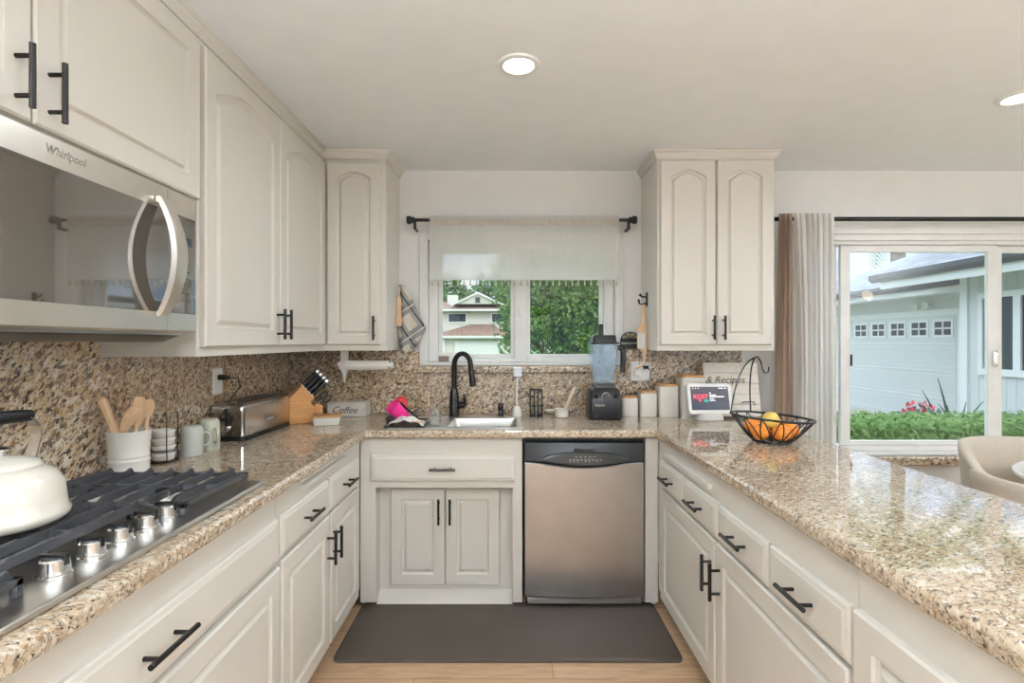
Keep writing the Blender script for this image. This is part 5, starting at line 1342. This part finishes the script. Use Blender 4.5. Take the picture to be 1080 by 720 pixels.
def tree(name, label, base, crown, n, size, mat, seed, trunk=.14, group=None):
    random.seed(seed)
    t = thing(name, label, 'tree', base, group)
    g = G()
    blobs = [(Vector(c), Vector(r)) for c, r in crown]
    vol = [r.x*r.y*r.z for c, r in blobs]
    for i in range(n):
        c, r = random.choices(blobs, vol)[0]
        d = rv(); q = random.random()**.28
        p = c+Vector((d.x*r.x, d.y*r.y, d.z*r.z))*q*(1+.12*math.sin(d.x*9+d.z*7))
        leaf(g, p, d+rv()*.9+Vector((0, 0, .3)), rv(), size*random.uniform(.7, 1.3), size*.55)
    obj('foliage', g, mat, t)
    top = sum((c for c, r in blobs), Vector())/len(blobs)
    b = Vector(base); g = G().tube([b, b.lerp(top, .5)+Vector((.1, 0, 0)), top], trunk, 10, rs=[trunk, trunk*.75, trunk*.35])
    for c, r in blobs[:6]: g.tube([b.lerp(top, .55), b.lerp(c, .8), c], trunk*.3, 6, rs=[trunk*.4, trunk*.25, trunk*.1])
    obj('trunk', g, M_BARK, t)
tree('leafy_tree', 'leafy green tree filling the right pane of the sink window', (.95, 9.2, -.32),
     [((.75, 9.1, 1.9), (.85, .8, .75)), ((.25, 8.8, 1.75), (.50, .5, .8)), ((1.4, 9.2, 1.8), (.75, .7, .9)), ((.8, 9.0, 2.8), (1.1, .9, .8)), ((.16, 8.8, 1.32), (.32, .35, .4)), ((1.1, 8.9, 1.35), (.45, .4, .3)), ((1.95, 9.3, 2.0), (.6, .6, 1.1)), ((.1, 8.9, 2.3), (.40, .4, .6)), ((1.0, 9.9, 1.9), (1.1, .5, 1.0))], 17000, .085, M_TREE, 3)
for i, (x, y, h, lab) in enumerate(((-7.0, 60, 9.2, 'distant tree left of the chimney behind the pale house'), (-2.2, 72, 11.0, 'distant tree behind the gable of the pale house'), (7, 60, 8.5, 'distant tree at the right behind the pale house'), (16, 58, 8, 'distant tree hidden behind the leafy tree'))):
    tree('distant_tree', lab, (x, y, -.32), [((x, y, h*.6), (3.2, 2.5, h*.38)), ((x+2, y, h*.5), (2.4, 2, h*.28)), ((x-2, y, h*.45), (2.2, 2, h*.3))], 2600, .7, M_TREED, 20+i, .3, 'distant trees')
# house over the street
t = thing('street_house', 'pale two-storey house with brown roofs across the street', 'house', (-5, 46, -.32))
M_PALE = pr('pale_house_paint', (200, 195, 182), .8, var=.02); M_PTRIM = pr('pale_house_trim', (214, 212, 204), .7, var=.01)
obj('wall', G().box(-9.5, .2, 47, 53, -.32, 4.1), M_PALE, t)
obj('garage_front', G().box(-6.3, .2, 45.2, 46.99, -.32, 1.72), M_PALE, t)
obj('garage_door', G().cells([-4.6, -.5], [-.3, .2, .6, 1.0, 1.35], lambda u, v: True, 45.12, 45.19, fb), M_PTRIM, t)
g = G().box(-6.7, .6, 44.7, 44.75, 1.62, 1.82)
obj('fascia', g, M_PTRIM, t)
obj('lower_roof', G().loft([[(-6.7, 44.76, 1.72), (.6, 44.76, 1.72), (.6, 47, 1.72), (-6.7, 47, 1.72)], [(-6.7, 44.76, 1.80), (.6, 44.76, 1.80), (.6, 47, 1.80), (-6.7, 47, 1.80)], [(-3.4, 46.98, 2.85), (-1.6, 46.98, 2.85), (-1.6, 47, 2.85), (-3.4, 47, 2.85)]]), M_SHINB, t)
obj('upper_roof', G().loft([[(-9.8, 46.5, 4.08), (.5, 46.5, 4.08), (.5, 53, 4.08), (-9.8, 53, 4.08)], [(-9.8, 46.5, 4.16), (.5, 46.5, 4.16), (.5, 53, 4.16), (-9.8, 53, 4.16)], [(-8, 49.5, 5.0), (-1, 49.5, 5.0), (-1, 50, 5.0), (-8, 50, 5.0)]]), M_SHINB, t)
obj('upper_fascia', G().box(-9.8, .5, 46.44, 46.495, 3.98, 4.16), M_PTRIM, t)
gb = obj('gable', G().prism([(-4.9, 4.62), (-.7, 4.62), (-2.75, 5.55)], lambda u, v, d: (u, d, v), 46.9, 49), M_PALE, t)
g = G()
for a, b in (((-5.1, 4.56), (-2.75, 5.68)), ((-2.75, 5.68), (-.4, 4.56))):
    g.loft([[(a[0], y, a[1]), (b[0], y, b[1]), (b[0], y, b[1]-.16), (a[0], y, a[1]-.16)] for y in (46.7, 46.89)])
obj('gable_trim', g, M_PTRIM, gb)
obj('gable_vent', G().box(-2.95, -2.55, 46.84, 46.895, 4.75, 5.2), M_GUT, gb)
obj('chimney', G().box(-5.6, -4.7, 48.5, 49.5, 4.3, 5.55), M_PALE, t)
for xa, xb in ((-5.3, -3.8), (-1.5, -.2)):
    f_ = obj('window_frame', G().cells([xa-.12, xa, xb, xb+.12], [2.95, 3.07, 3.75, 3.87], lambda u, v: not (xa < u < xb and 3.07 < v < 3.75), 46.93, 46.995, fb), M_PTRIM, t)
    obj('pane', G().box(xa-.01, xb+.01, 46.97, 46.995, 3.06, 3.76), M_WING, f_)
obj('garage_post', G().box(-5.6, -5.4, 45.0, 45.19, -.32, 1.62), M_PTRIM, t)

# palms: one leans over the view between window and garage, others stand behind the garage roof
def palm(label, trunk, ln0, seed, nf=26, drop=1.5):
    t = thing('palm_tree', label, 'palm tree', trunk[0], 'palm trees beyond the dining window')
    random.seed(seed)
    P0 = Vector(trunk[-1]); k = ln0/2.4
    obj('trunk', G().tube(trunk, .14*k, 12, rs=[.18*k, .15*k, .14*k, .13*k]), M_BARK, t)
    for i in range(nf):
        az = 2*PI*i/nf*2.4; el = R(random.uniform(-25, 55)); ln = ln0*random.uniform(.85, 1.15)
        g = G(); pts = []
        d = Vector((math.cos(az)*math.cos(el), math.sin(az)*math.cos(el), math.sin(el)))
        for j in range(15):
            s_ = j/14; pts.append(P0+d*ln*s_+Vector((0, 0, -drop*k*s_**2.2)))
        g.tube(pts, .015, 5, rs=[.022*k*(1-j/16) for j in range(15)])
        for j in range(2, 15):
            dd = (pts[j]-pts[j-1]).normalized(); sd_ = dd.cross(Vector((0, 0, 1))).normalized()
            for sg in (-1, 1):
                for q in (0, .33, .66):
                    p = pts[j-1].lerp(pts[j], q); e = p+(sd_*sg*.75+dd*.6+Vector((0, 0, -.45))).normalized()*.55*k*(1-.5*abs(j/14-.45))
                    n = dd*.02*k
                    g.bm.faces.new([g.bm.verts.new(x) for x in (p-n, p+n, e)])
        obj('frond', g, M_TREED, t)
palm('palm tree leaning over the gap between window and garage', [(5.9, 11.9, -.3), (6.0, 11.7, 2), (6.25, 11.4, 4.2), (6.55, 11.2, 6.0)], 2.4, 8)
palm('taller palm tree standing behind the garage roof', [(13.4, 18.5, -.3), (13.4, 18.4, 2.5), (13.2, 18.2, 5), (13.0, 18.0, 7.6)], 3.6, 12)
palm('palm tree behind the house wing at the right', [(22.3, 22.5, -.3), (22.2, 22.4, 2.5), (22.0, 22.3, 5), (21.8, 22.2, 9.6)], 3.8, 17)
